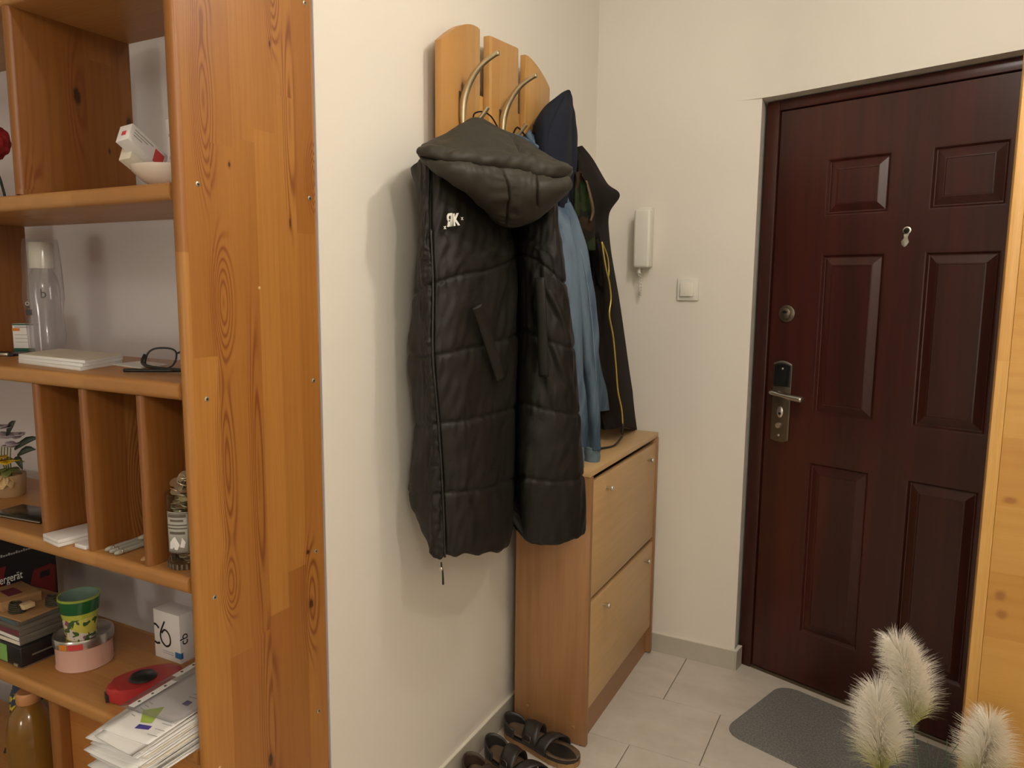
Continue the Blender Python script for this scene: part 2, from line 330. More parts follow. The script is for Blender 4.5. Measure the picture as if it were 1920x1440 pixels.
def tube(name, pts, mat, parent=None, n=12, sub=6, flat=1.0, rad=None, caps=True, disp=None, updir=(0, 0, 1)):
    """swept tube; each point (x,y,z,r)"""
    P = [cr([(*q[:3], q[3] if len(q) > 3 else rad) for q in pts], i/sub) for i in range((len(pts)-1)*sub+1)]
    vs, fs = [], []; prev = None
    for i, q in enumerate(P):
        c = Vector(q[:3]); t = (Vector(P[min(i+1, len(P)-1)][:3])-Vector(P[max(i-1, 0)][:3])).normalized()
        if prev is None:
            prev = t.orthogonal().normalized() if abs(t.dot(Vector(updir))) > 0.95 else (Vector(updir)-t*t.dot(Vector(updir))).normalized()
        prev = (prev-t*t.dot(prev)).normalized(); s = t.cross(prev)
        for k in range(n):
            a = 2*math.pi*k/n; r = q[3]
            d = prev*math.cos(a)*r*flat+s*math.sin(a)*r
            p = c+d
            if disp: p = p+d.normalized()*disp(p, i/(len(P)-1), a)
            vs.append(p)
    for i in range(len(P)-1):
        for k in range(n): fs.append((i*n+k, i*n+(k+1) % n, (i+1)*n+(k+1) % n, (i+1)*n+k))
    if caps: fs.append(tuple(range(n))[::-1]); fs.append(tuple((len(P)-1)*n+k for k in range(n)))
    return mesh(name, vs, fs, mat, parent, True)
def sheet(name, grid, nu, nv, back, mat, parent=None, disp=None, taper=0.35, closed=False):
    """thick cloth body: front surface through a control grid, back surface set off by 'back', edges drawn in"""
    rows = []
    R, Cn = len(grid), len(grid[0])
    for j in range(nv+1):
        v = j/nv*(R-1); ctrl = [cr([tuple(grid[r][c]) for r in range(R)], v) for c in range(Cn)]
        rows.append([Vector(cr(ctrl, i/nu*(Cn-1))) for i in range(nu+1)])
    bk = Vector(back); vs = []
    N = [[None]*(nu+1) for _ in range(nv+1)]
    for j in range(nv+1):
        for i in range(nu+1):
            du = rows[j][min(i+1, nu)]-rows[j][max(i-1, 0)]; dv = rows[min(j+1, nv)][i]-rows[max(j-1, 0)][i]
            n = du.cross(dv); n = n.normalized() if n.length > 1e-9 else Vector((1, 0, 0))
            if n.dot(bk) > 0: n = -n
            N[j][i] = n
    W = (nu+1)
    for j in range(nv+1):
        for i in range(nu+1):
            p = rows[j][i]
            if disp: p = p+N[j][i]*disp(p, i/nu, j/nv)
            vs.append(p)
    for j in range(nv+1):
        for i in range(nu+1):
            e = min(1.0, min(i, nu-i)/nu/0.18, min(j, nv-j)/nv/0.10); e = math.sin(e*math.pi/2)
            vs.append(rows[j][i]+bk*(taper+(1-taper)*e))
    off = W*(nv+1); fs = []
    for j in range(nv):
        for i in range(nu):
            a = j*W+i; fs.append((a, a+1, a+W+1, a+W)); fs.append((off+a, off+a+W, off+a+W+1, off+a+1))
    for i in range(nu): fs.append((i, off+i, off+i+1, i+1)); a = nv*W+i; fs.append((a, a+1, off+a+1, off+a))
    for j in range(nv): a = j*W; fs.append((a, a+W, off+a+W, off+a)); a = j*W+nu; fs.append((a, off+a, off+a+W, a+W))
    bm = bmesh.new(); bv = [bm.verts.new(v) for v in vs]
    for f in fs:
        try: bm.faces.new([bv[k] for k in f])
        except ValueError: pass
    return bm_obj(name, bm, mat, parent, True)
def nz(p, s, o=0.0): return mn.noise(Vector((p[0]*s+o, p[1]*s+o*0.7, p[2]*s-o)))
def E(name, label, cat, loc=(0, 0, 0), group=None, rz=0.0):
    o = bpy.data.objects.new(name, None); COL.objects.link(o); o.location = loc; o.rotation_euler = (0, 0, rz); o.empty_display_size = 0.05
    o['label'] = label; o['category'] = cat
    if group: o['group'] = group
    return o
def tag(o, label, cat, group=None):
    o['label'] = label; o['category'] = cat
    if group: o['group'] = group
    return o
def struct(o): o['kind'] = 'structure'; return o
def text(name, s, size, o, right, up, mat, parent, ext=0.0004, shear=0.0, align='LEFT', bold=0.0, sx=1.0):
    c = bpy.data.curves.new(name, 'FONT'); c.body = s; c.size = size; c.extrude = ext; c.align_x = align; c.shear = shear; c.offset = bold; c.resolution_u = 3
    t = bpy.data.objects.new(name, c); COL.objects.link(t)
    bpy.context.view_layer.update()
    me = bpy.data.meshes.new_from_object(t.evaluated_get(bpy.context.evaluated_depsgraph_get())); bpy.data.objects.remove(t)
    r = Vector(right).normalized(); u = Vector(up); u = (u-r*u.dot(r)).normalized(); n = r.cross(u)
    mt = Matrix((r, u, n)).transposed().to_4x4(); mt.translation = Vector(o); me.transform(mt @ Matrix.Diagonal((sx, 1, 1, 1)))
    me.materials.clear()
    return link(name, me, mat, parent)
def quad(name, a, r, u, wd, ht, mat, parent, th=0.0006):
    """thin slab from corner a, spanning wd along r and ht along u, raised th along r x u"""
    a, r, u = Vector(a), Vector(r).normalized(), Vector(u).normalized(); n = r.cross(u)*th
    b = [a, a+r*wd, a+r*wd+u*ht, a+u*ht]; vs = b+[k+n for k in b]
    return mesh(name, vs, [(3, 2, 1, 0), (4, 5, 6, 7), (0, 1, 5, 4), (1, 2, 6, 5), (2, 3, 7, 6), (3, 0, 4, 7)], mat, parent)
PUFFER=[[(-.97,1.427,1.737),(-.96,1.412,1.591),(-.955,1.41,1.448),(-.95,1.409,1.291),(-.945,1.416,1.135),(-.94,1.413,.971),(-.935,1.413,.822)],[(-.94,1.42,1.742),(-.935,1.411,1.578),(-.93,1.411,1.457),(-.925,1.402,1.295),(-.92,1.416,1.14),(-.915,1.425,.974),(-.91,1.426,.819)],[(-.91,1.454,1.733),(-.9,1.461,1.581),(-.895,1.464,1.478),(-.89,1.461,1.307),(-.885,1.467,1.142),(-.88,1.468,.972),(-.88,1.476,.812)],[(-.9,1.544,1.746),(-.89,1.566,1.588),(-.88,1.575,1.492),(-.875,1.568,1.315),(-.87,1.56,1.142),(-.865,1.561,.962),(-.865,1.583,.785)],[(-.91,1.653,1.764),(-.9,1.693,1.598),(-.895,1.708,1.518),(-.885,1.699,1.324),(-.885,1.696,1.137),(-.88,1.681,.949),(-.885,1.694,.762)],[(-.95,1.784,1.786),(-.945,1.833,1.609),(-.94,1.841,1.538),(-.94,1.849,1.323),(-.94,1.847,1.117),(-.94,1.848,.908),(-.94,1.841,.77)],[(-.9,1.749,1.778),(-.89,1.779,1.604),(-.88,1.78,1.537),(-.885,1.795,1.336),(-.88,1.783,1.14),(-.875,1.772,.938),(-.87,1.793,.747)],[(-.84,1.735,1.771),(-.83,1.757,1.601),(-.82,1.765,1.51),(-.815,1.778,1.314),(-.81,1.798,1.123),(-.81,1.809,.926),(-.81,1.834,.736)],[(-.8,1.745,1.757),(-.79,1.768,1.614),(-.785,1.797,1.468),(-.775,1.832,1.292),(-.77,1.863,1.108),(-.765,1.888,.92),(-.765,1.917,.74)],[(-.83,1.815,1.757),(-.82,1.838,1.614),(-.815,1.867,1.468),(-.805,1.902,1.292),(-.8,1.933,1.108),(-.795,1.958,.92),(-.795,1.987,.74)],[(-.93,1.93,1.746),(-.93,1.93,1.588),(-.93,1.93,1.492),(-.93,1.93,1.315),(-.93,1.93,1.142),(-.93,1.93,.962),(-.93,1.93,.785)],[(-1.035,1.83,1.776),(-1.035,1.83,1.618),(-1.035,1.83,1.522),(-1.035,1.83,1.345),(-1.035,1.83,1.172),(-1.035,1.83,.992),(-1.035,1.83,.815)],[(-1.055,1.66,1.786),(-1.055,1.66,1.628),(-1.055,1.66,1.532),(-1.055,1.66,1.355),(-1.055,1.66,1.182),(-1.055,1.66,1.002),(-1.055,1.66,.825)],[(-1.03,1.475,1.725),(-1.03,1.515,1.601),(-1.03,1.495,1.435),(-1.03,1.473,1.295),(-1.03,1.491,1.122),(-1.03,1.464,.953),(-1.03,1.5,.9)]]
HOOD=[[(-.989,1.447,1.766),(-.991,1.493,1.788),(-.97,1.527,1.809),(-.94,1.557,1.838),(-.92,1.603,1.853),(-.9,1.675,1.843),(-.875,1.759,1.828),(-.85,1.836,1.804),(-.816,1.855,1.78),(-.769,1.821,1.758)],[(-.981,1.432,1.757),(-.971,1.463,1.777),(-.945,1.494,1.787),(-.915,1.525,1.805),(-.895,1.58,1.813),(-.875,1.656,1.81),(-.85,1.718,1.795),(-.825,1.773,1.781),(-.796,1.802,1.767),(-.761,1.804,1.751)],[(-.965,1.407,1.748),(-.935,1.408,1.758),(-.9,1.438,1.751),(-.87,1.469,1.747),(-.85,1.544,1.76),(-.83,1.604,1.763),(-.805,1.633,1.76),(-.78,1.67,1.755),(-.76,1.721,1.751),(-.745,1.771,1.742)],[(-.958,1.405,1.741),(-.919,1.388,1.726),(-.88,1.396,1.717),(-.85,1.417,1.719),(-.83,1.459,1.718),(-.81,1.521,1.717),(-.785,1.58,1.716),(-.76,1.614,1.711),(-.744,1.664,1.708),(-.738,1.731,1.719)],[(-.955,1.405,1.737),(-.913,1.408,1.714),(-.872,1.411,1.695),(-.842,1.445,1.676),(-.822,1.486,1.667),(-.802,1.533,1.665),(-.777,1.565,1.666),(-.752,1.592,1.672),(-.738,1.641,1.686),(-.735,1.718,1.711)],[(-.968,1.429,1.739),(-.943,1.477,1.717),(-.91,1.508,1.689),(-.88,1.545,1.647),(-.86,1.579,1.613),(-.84,1.613,1.599),(-.815,1.646,1.606),(-.79,1.675,1.624),(-.768,1.71,1.671),(-.748,1.743,1.71)]]
NAVY=[[(-.93,2.144,2.043),(-.93,2.148,2.046),(-.93,2.156,2.049),(-.93,2.169,2.05),(-.93,2.177,2.049)],[(-.97,2.072,1.981),(-.94,2.082,2.0),(-.92,2.106,2.014),(-.93,2.178,2.027),(-.95,2.252,2.029)],[(-.98,2.032,1.918),(-.92,1.973,1.923),(-.89,1.991,1.931),(-.9,2.103,1.951),(-.94,2.257,1.973)],[(-.98,2.017,1.839),(-.91,1.93,1.828),(-.88,1.954,1.829),(-.88,2.053,1.845),(-.93,2.246,1.88)],[(-.98,2.063,1.761),(-.91,1.969,1.745),(-.88,1.976,1.745),(-.88,2.057,1.755),(-.93,2.238,1.785)],[(-.97,2.121,1.679),(-.92,2.05,1.663),(-.89,2.029,1.66),(-.9,2.1,1.672),(-.93,2.216,1.693)]]
DENIM=[[(-.97,1.973,1.895),(-.965,1.984,1.897),(-.96,1.995,1.894),(-.965,2.027,1.891)],[(-.97,1.967,1.853),(-.94,1.94,1.85),(-.93,1.955,1.846),(-.95,2.033,1.847)],[(-.97,2.042,1.765),(-.92,2.009,1.751),(-.89,1.999,1.737),(-.92,2.127,1.734)],[(-.98,2.067,1.627),(-.91,2.03,1.623),(-.87,2.036,1.622),(-.9,2.205,1.619)],[(-.98,2.113,1.418),(-.91,2.078,1.419),(-.88,2.154,1.419),(-.9,2.309,1.418)],[(-.98,2.203,1.209),(-.92,2.195,1.213),(-.89,2.282,1.208),(-.9,2.404,1.197)],[(-.98,2.251,1.098),(-.93,2.27,1.099),(-.89,2.364,1.09),(-.9,2.498,1.083)],[(-.98,2.276,1.04),(-.93,2.273,1.041),(-.89,2.379,1.029),(-.9,2.526,1.015)]]
SL1=[(-.9,2.017,1.675,.035),(-.86,1.966,1.542,.045),(-.85,1.99,1.359,.047),(-.85,2.031,1.167,.044),(-.85,2.063,1.032,.038),(-.85,2.079,.966,.034)]
CF1=[(-.85,2.079,.971,.033),(-.85,2.085,.941,.031),(-.85,2.091,.903,.029)]
SL2=[(-.9,2.043,1.693,.03),(-.87,2.079,1.563,.038),(-.85,2.112,1.388,.041),(-.845,2.154,1.204,.04),(-.84,2.179,1.049,.036),(-.84,2.195,.945,.033)]
CF2=[(-.84,2.194,.951,.034),(-.84,2.196,.92,.032),(-.84,2.194,.884,.03)]
BLACK=[[(-.99,2.328,1.872),(-.97,2.316,1.894),(-.96,2.318,1.911),(-.96,2.345,1.913)],[(-.97,2.285,1.796),(-.93,2.253,1.832),(-.92,2.295,1.862),(-.93,2.368,1.87)],[(-.96,2.287,1.728),(-.91,2.252,1.772),(-.88,2.29,1.8),(-.9,2.429,1.802)],[(-.95,2.311,1.679),(-.9,2.277,1.716),(-.86,2.314,1.74),(-.86,2.442,1.765)],[(-.95,2.337,1.629),(-.9,2.305,1.642),(-.88,2.338,1.67),(-.9,2.452,1.707)],[(-.95,2.365,1.56),(-.9,2.334,1.567),(-.865,2.315,1.574),(-.9,2.475,1.609)],[(-.95,2.397,1.416),(-.9,2.369,1.417),(-.865,2.388,1.417),(-.9,2.585,1.425)],[(-.95,2.436,1.191),(-.9,2.409,1.196),(-.865,2.464,1.193),(-.9,2.716,1.18)],[(-.95,2.499,1.03),(-.9,2.475,1.028),(-.865,2.536,1.022),(-.9,2.812,1.002)],[(-.95,2.532,.946),(-.89,2.481,.948),(-.86,2.545,.952),(-.88,2.808,.894)]]
ZIPY=[(-.855,2.267,1.597,.003),(-.85,2.293,1.521,.003),(-.85,2.332,1.47,.003),(-.85,2.351,1.418,.003),(-.85,2.34,1.365,.003),(-.85,2.382,1.292,.003),(-.85,2.416,1.198,.003),(-.85,2.446,1.102,.003),(-.845,2.477,1.032,.003),(-.845,2.493,.978,.003)]
ZIPY2=[(-.855,2.267,1.597,.0025),(-.86,2.333,1.557,.0025),(-.86,2.351,1.514,.0025),(-.855,2.334,1.484,.0025)]
CAMO=[[(-.91,2.168,1.794),(-.895,2.161,1.796),(-.885,2.167,1.789)],[(-.91,2.162,1.729),(-.895,2.195,1.74),(-.885,2.233,1.733)],[(-.91,2.165,1.673),(-.895,2.207,1.684),(-.885,2.264,1.686)],[(-.91,2.177,1.617),(-.895,2.219,1.626),(-.885,2.277,1.627)],[(-.91,2.233,1.562),(-.895,2.25,1.568),(-.885,2.29,1.573)]]
CORD=[(-.85,2.459,.939,.004),(-.845,2.426,.901,.004),(-.85,2.377,.872,.004),(-.86,2.341,.875,.004),(-.88,2.363,.875,.004)]
COLLARBR=[(-.895,2.206,1.774,.006),(-.88,2.207,1.725,.007),(-.88,2.228,1.686,.008),(-.885,2.224,1.656,.006)]
WELT1=[(-.86,1.484,1.409,.01),(-.86,1.515,1.363,.01),(-.856,1.552,1.297,.01),(-.855,1.595,1.226,.01)]
WELT2=[(-.805,1.702,1.477,.008),(-.8,1.707,1.384,.008),(-.8,1.716,1.302,.008),(-.8,1.725,1.225,.008)]
# ================================================================ THE SETTING
WX, WY, CZ = -1.08, 2.79, 2.62
AX, AY = -0.465, 2.79                                   # where the door wall turns away
dA = math.radians(-18.65); dd = Vector((math.cos(dA), math.sin(dA), 0)); dn = Vector((math.sin(dA), -math.cos(dA), 0))   # along the door wall / out of it
DO = Vector((-0.445, 2.842, 0))                          # door frame corner on the floor
def wallbox(name, x0, x1, y0, y1, z0, z1, mat='wall'): return struct(box(name, x0, x1, y0, y1, z0, z1, mat))
wl = wallbox('wall_left', -1.30, WX, 1.21, 3.1, 0, CZ)
wallbox('wall_nook', -3.4, -1.30, 1.21, 1.33, 0, CZ, 'white_wall')
# front part of the block behind the shelving (white face towards the shelves)
struct(box('wall_nook_end', -1.30, WX-0.0005, 1.2085, 1.21, 0, CZ, 'white_wall'))
wallbox('wall_front', WX, AX, WY, 3.1, 0, CZ)
wallbox('wall_far_left', -3.5, -3.4, -2.2, 1.33, 0, CZ)
wallbox('wall_rear', -3.5, 2.2, -2.3, -2.2, 0, CZ)
wallbox('wall_right', 1.25, 1.35, -2.2, 2.6, 0, CZ)
# oblique wall above and beside the entrance door
def obl(s, o, z): p = Vector((AX, AY, 0))+dd*s-dn*o; return (p.x, p.y, z)
def oblique(name, s0, s1, z0, z1, o0=0.0, o1=0.20, mat='wall', parent=None):
    P = [obl(s0, o0, z0), obl(s1, o0, z0), obl(s1, o1, z0), obl(s0, o1, z0)]
    vs = P+[(a, b, z1) for a, b, _ in P]
    return mesh(name, vs, [(3, 2, 1, 0), (4, 5, 6, 7), (0, 1, 5, 4), (1, 2, 6, 5), (2, 3, 7, 6), (3, 0, 4, 7)], mat, parent)
def lintel():
    pts = []
    for k in range(11):
        t = k/10; a_, c_, b_ = Vector((AX-0.10, AY)), Vector((AX, AY)), Vector((AX, AY))+Vector((dd.x, dd.y))*0.10
        p = a_*(1-t)**2+c_*2*t*(1-t)+b_*t*t; pts.append((p.x, p.y))
    e = obl(0.98, 0, 0); pts.append((e[0], e[1])); pts.append((e[0], e[1]+0.25)); pts.append((AX-0.10, AY+0.15)); n = len(pts)
    o = mesh('wall_door_lintel', [(*p, 2.115) for p in pts]+[(*p, CZ) for p in pts], [tuple(range(n))[::-1], tuple(range(n, 2*n))]+[(i, (i+1) % n, n+(i+1) % n, n+i) for i in range(n)], 'wall')
    return autos(o, 30)
struct(lintel()); struct(oblique('wall_door_side', 0.98, 2.1, 0, CZ))
struct(box('ceiling', -3.5, 1.35, -2.3, 3.2, CZ, CZ+0.05, 'ceil'))
fl = struct(box('floor', -3.5, 2.0, -2.3, 3.15, -0.06, -0.004, 'grout'))
# floor tiles, each a piece, clipped by the walls
def clip(pts, p, n):
    out = []
    for i in range(len(pts)):
        a, b = pts[i], pts[(i+1) % len(pts)]
        da, db = (a[0]-p[0])*n[0]+(a[1]-p[1])*n[1], (b[0]-p[0])*n[0]+(b[1]-p[1])*n[1]
        if da >= 0: out.append(a)
        if da*db < 0: t = da/(da-db); out.append((a[0]+(b[0]-a[0])*t, a[1]+(b[1]-a[1])*t))
    return out
rows = [(2.4535, 2.86, -0.645), (2.141, 2.4505, -0.444), (1.828, 2.138, -0.667), (1.515, 1.825, -0.45), (1.2, 1.512, -0.66), (0.887, 1.197, -0.45), (0.574, 0.884, -0.66), (0.26, 0.571, -0.45)]
for (y0, y1, xs) in rows:
    for k in range(-2, 4):
        x0 = xs+k*0.613; pts = [(x0+0.0015, y0), (x0+0.6115, y0), (x0+0.6115, y1), (x0+0.0015, y1)]
        pts = clip(pts, (WX, 0), (1, 0)); 
        if not pts: continue
        pts = clip(pts, (1.25, 0), (-1, 0))
        if not pts: continue
        pts = clip(pts, (DO.x, DO.y+0.01), (dn.x, dn.y)); 
        if len(pts) < 3: continue
        if max(p[0] for p in pts) < -1.0 and False: continue
        poly('tile', pts, -0.0045, 0.0, 'tile', fl, 0.0007)
# skirting
bl = struct(box('baseboard_left', WX, WX+0.010, 1.22, WY, 0, 0.076, 'skirt')); box('top_strip', WX, WX+0.0101, 1.22, WY, 0.076, 0.079, 'skirt_lit', bl)
bf = struct(box('baseboard_front', WX+0.01, AX+0.001, WY-0.010, WY, 0, 0.076, 'skirt')); box('top_strip', WX+0.01, AX+0.001, WY-0.0101, WY, 0.076, 0.079, 'skirt_lit', bf)
P = [(AX+0.001, WY-0.010), (AX+0.011, WY-0.012), (AX+0.021, WY+0.045), (AX+0.004, WY+0.045)]
poly('end_piece', P, 0, 0.076, 'skirt', bf); poly('end_strip', P, 0.076, 0.079, 'skirt_lit', bf)
# reveal of the door opening: pale render strip between wall and frame
# ---------------------------------------------------------------- entrance door
def dpt(s, z, o=0.0): p = DO+dd*s+dn*o; return Vector((p.x, p.y, z))
def dbox(name, s0, s1, z0, z1, o0, o1, mat, parent, bev=0.0, seg=2):
    mt = Matrix((dd, -dn, Vector((0, 0, 1)))).transposed().to_4x4(); mt.translation = DO
    return box(name, s0, s1, -o1, -o0, z0, z1, mat, parent, bev, seg, mtx=mt)
door = bpy.data.objects.new('door_1', None); COL.objects.link(door); door['kind'] = 'structure'
dbox('frame_post', -0.012, 0.036, 0.0, 2.112, -0.05, 0.0, 'door', door, 0.004)
dbox('frame_post', 0.905, 0.955, 0.0, 2.112, -0.05, 0.0, 'door', door, 0.004)
dbox('frame_head', 0.036, 0.905, 2.076, 2.112, -0.05, 0.0, 'door', door, 0.004)
dbox('threshold', 0.036, 0.905, 0.0, 0.012, -0.05, -0.004, 'dark_metal', door, 0.002)
# leaf with six raised-and-fielded panels pressed into one skin
colS = [(0.212, 0.420), (0.538, 0.745)]; rowZ = [(0.205, 0.845), (1.018, 1.575), (1.703, 1.893)]
def leaf():
    bm = bmesh.new(); o = -0.010
    S = [0.040, 0.212, 0.420, 0.538, 0.745, 0.901]; Z = [0.014, 0.205, 0.845, 1.018, 1.575, 1.703, 1.893, 2.073]
    V = {}
    def v(s, z, of):
        k = (round(s, 4), round(z, 4), round(of, 4))
        if k not in V: V[k] = bm.verts.new(dpt(s, z, of))
        return V[k]
    for i in range(5):
        for j in range(7):
            s0, s1, z0, z1 = S[i], S[i+1], Z[j], Z[j+1]
            if i in (1, 3) and j in (1, 3, 5): continue
            bm.faces.new([v(s0, z0, o), v(s1, z0, o), v(s1, z1, o), v(s0, z1, o)])
    b = -0.05
    c = [(S[0], Z[0]), (S[-1], Z[0]), (S[-1], Z[-1]), (S[0], Z[-1])]
    bm.faces.new([v(*k, b) for k in c][::-1])
    return bm
lf = bm_obj('leaf', leaf(), 'door', door)
for (s0, s1) in colS:
    for (z0, z1) in rowZ:
        vs, fs = [], []
        prof = [(0.0, -0.010), (0.004, -0.0105), (0.010, -0.018), (0.013, -0.0185), (0.036, -0.009), (0.040, -0.0085), (0.041, -0.0105)]
        for ins, of in prof:
            vs += [dpt(s0+ins, z0+ins, of), dpt(s1-ins, z0+ins, of), dpt(s1-ins, z1-ins, of), dpt(s0+ins, z1-ins, of)]
        for k in range(len(prof)-1):
            for q in range(4): fs.append((k*4+q, k*4+(q+1) % 4, (k+1)*4+(q+1) % 4, (k+1)*4+q))
        k = (len(prof)-1)*4; fs.append((k, k+1, k+2, k+3))
        mesh('panel', vs, fs, 'door', door)
def lp(pts, o, th, name, mat, parent, bev=0.0015):
    mt = Matrix((dd, Vector((0, 0, 1)), dn)).transposed().to_4x4(); mt.translation = DO
    return autos(poly(name, pts, o, o+th, mat, parent, bev, mt))
arc = [(0.065+0.069*k/6, 1.188+0.010*math.sin(math.pi*k/6)) for k in range(7)]; arcb = [(0.134-0.069*k/6, 0.908-0.008*math.sin(math.pi*k/6)) for k in range(7)]
plate = lp([(0.065, 0.908), (0.065, 1.188)]+arc[1:6]+[(0.134, 1.188), (0.134, 0.908)]+arcb[1:6], -0.010, 0.007, 'lock_plate', 'dark_metal', door)
lp([(0.068, 1.105), (0.068, 1.180)]+[(0.071+0.057*k/5, 1.180+0.008*math.sin(math.pi*k/5)) for k in range(1, 5)]+[(0.131, 1.180), (0.131, 1.105)]+[(0.128-0.057*k/5, 1.102+0.006*math.sin(math.pi*k/5)) for k in range(1, 5)], -0.003, 0.003, 'black_inlay', 'black_gloss', plate)
lp([(0.066, 1.184)]+[(0.066+0.067*k/6, 1.184+0.010*math.sin(math.pi*k/6)) for k in range(1, 6)]+[(0.133, 1.184), (0.133, 1.189)]+[(0.133-0.067*k/6, 1.189+0.010*math.sin(math.pi*k/6)) for k in range(1, 6)]+[(0.066, 1.189)], -0.003, 0.004, 'plate_rim', 'steel', plate, 0.001)
def ddisc(name, s, z, r, o, h, mat, parent, sq=1.0):
    mt = Matrix((dd, Vector((0, 0, 1)), dn)).transposed().to_4x4(); mt.translation = dpt(s, z, o)
    return lathe(name, [(r*0.86, 0), (r, h*0.25), (r, h*0.7), (r*0.8, h)], (0, 0, 0), mat, parent, 24, mt, True, sq)
ddisc('plate_screw', 0.100, 1.170, 0.004, -0.001, 0.003, 'steel', plate); ddisc('plate_screw', 0.097, 0.925, 0.005, -0.003, 0.003, 'steel', plate)
ddisc('cylinder_cover', 0.099, 1.012, 0.021, -0.003, 0.005, 'steel', plate, 0.55); ddisc('keyhole', 0.099, 1.006, 0.005, 0.0019, 0.001, 'black_gloss', plate)
ddisc('thumb_turn', 0.097, 0.962, 0.011, -0.003, 0.012, 'steel', plate)
hnd = tube('handle', [(*dpt(0.074, 1.083, 0.0), 0.010), (*dpt(0.076, 1.083, 0.020), 0.012), (*dpt(0.086, 1.083, 0.032), 0.0125), (*dpt(0.122, 1.078, 0.036), 0.0095), (*dpt(0.150, 1.074, 0.036), 0.0135), (*dpt(0.188, 1.071, 0.036), 0.015), (*dpt(0.196, 1.071, 0.036), 0.012)], 'steel', door, 14, 5, 0.75)
hnd['label'] = 'brushed steel lever handle'
db = ddisc('deadbolt', 0.102, 1.368, 0.030, -0.010, 0.010, 'dark_metal', door); ddisc('deadbolt_cylinder', 0.100, 1.369, 0.019, 0.0, 0.008, 'dark_metal', db); ddisc('deadbolt_slot', 0.100, 1.374, 0.005, 0.0078, 0.001, 'black_gloss', db, 1.8)
ph = ddisc('peephole', 0.481, 1.642, 0.0125, -0.010, 0.004, 'steel', door); ddisc('peephole_lens', 0.481, 1.642, 0.009, -0.0065, 0.001, 'black_gloss', ph)
lp([(0.472, 1.631), (0.489, 1.631), (0.484, 1.620), (0.490, 1.606), (0.482, 1.594), (0.477, 1.590), (0.468, 1.598), (0.466, 1.609), (0.475, 1.619)], -0.010, 0.003, 'peephole_cover', 'screw', ph, 0.0006)
# half-open inner pine door at the right
d2 = bpy.data.objects.new('door_2', None); COL.objects.link(d2); d2['kind'] = 'structure'
box('edge_stile', 0.212, 0.236, 2.0, 2.04, 0.008, 2.12, 'oak_edge', d2, 0.0015)
box('door_board', 0.2365, 1.15, 2.0008, 2.0395, 0.008, 2.12, 'oak_door', d2, 0.001)
# ================================================================ SHELVING
sh = E('shelving_unit', 'tall orange-brown pine shelving unit with open compartments and screwed side panel', 'shelving')
sp = board('side_panel', -1.106, -1.079, 0.872, 1.200, 0.0, 2.30, 'pine_panel', sh, 0.0125, vertical=True)
for (y, z) in [(1.183, 2.005), (0.909, 1.622), (1.183, 1.628), (0.908, 1.249), (1.181, 1.253), (0.906, 0.88), (1.175, 0.882), (1.171, 0.515), (0.922, 1.93)]:
    cyl('screw', (-1.0795, y, z), 0.0048, 0.0012, 'screw', sp, 'X', 14); cyl('screw_recess', (-1.0789, y, z), 0.0022, 0.0010, 'ink', sp, 'X', 8)
for (y, z) in [(1.04, 1.446), (0.90, 0.545)]: cyl('wood_filler_spot', (-1.0795, y, z), 0.003, 0.0008, 'woodtag', sp, 'X', 8)
board('outer_side', -2.475, -2.45, 0.872, 1.130, 0.0, 2.30, 'pine_v', sh, 0.0115, vertical=True)
for k, (z, yb) in enumerate([(1.988, 1.125), (1.6075, 1.125), (1.264, 1.145), (0.9075, 1.15), (0.570, 1.15), (0.215, 1.13)]):
    board('shelf_board', -2.45, -1.106, 0.870, yb, z-0.0155, z+0.0155, 'pine_h', sh, 0.0105)
board('divider', -1.556, -1.533, 0.872, 1.125, 1.623, 1.9725, 'pine_v', sh, 0.0095, vertical=True)
for x in (-1.535, -1.383, -1.213): board('divider', x-0.021, x, 0.876, 1.120, 0.923, 1.2485, 'pine_v', sh, 0.0095, vertical=True)
board('divider', -1.995, -1.970, 0.872, 1.125, 1.2800, 1.5915, 'pine_v', sh, 0.0095, vertical=True)
board('divider', -1.60, -1.572, 0.885, 1.12, 0.2305, 0.5545, 'pine_v', sh, 0.0115, vertical=True)
dr = box('drawer', -1.570, -1.107, 0.915, 1.10, 0.2315, 0.540, 'pine_f', sh, 0.003)
# ================================================================ THINGS ON THE SHELVES (top to bottom)
Z1, Z2, Z3, Z4, Z5 = 1.623, 1.2795, 0.923, 0.5855, 0.2305
# bowl with medicine cartons
bw = lathe('bowl', [(0.0, 0.004), (0.030, 0.0), (0.034, 0.002), (0.055, 0.012), (0.074, 0.030), (0.076, 0.038), (0.072, 0.038), (0.052, 0.018), (0.030, 0.010), (0.0, 0.009)], (-1.192, 0.957, Z1), 'porcelain')
def mat3(ax, zz):
    X_ = Vector(ax).normalized(); Z_ = Vector(zz); Z_ = (Z_-X_*Z_.dot(X_)).normalized(); Y_ = Z_.cross(X_)
    return Matrix((X_, Y_, Z_)).transposed().to_euler()
tag(bw, 'shallow cream porcelain bowl holding medicine cartons on the upper shelf', 'bowl')
def rbox(name, c, size, eul, mat, label, cat, group=None, bev=0.001):
    o = E(name, label, cat, c, group); o.rotation_euler = eul
    a, b, d = size; box('carton', -a/2, a/2, -b/2, b/2, -d/2, d/2, mat, o, bev); return o
b1 = rbox('medicine_carton', (-1.238, 0.925, 1.694), (0.088, 0.028, 0.036), mat3((-0.08, 0.84, -0.50), (-0.25, 0.5, 0.83)), 'card', 'white medicine carton with red end lying tilted on top in the bowl', 'carton')
quad('red_panel', (0.014, -0.0142, -0.018), (1, 0, 0), (0, 0, 1), 0.022, 0.028, 'redprint', b1)
quad('red_logo', (-0.0443, 0.004, -0.006), (0, -1, 0), (0, 0, 1), 0.009, 0.009, 'redprint', b1)
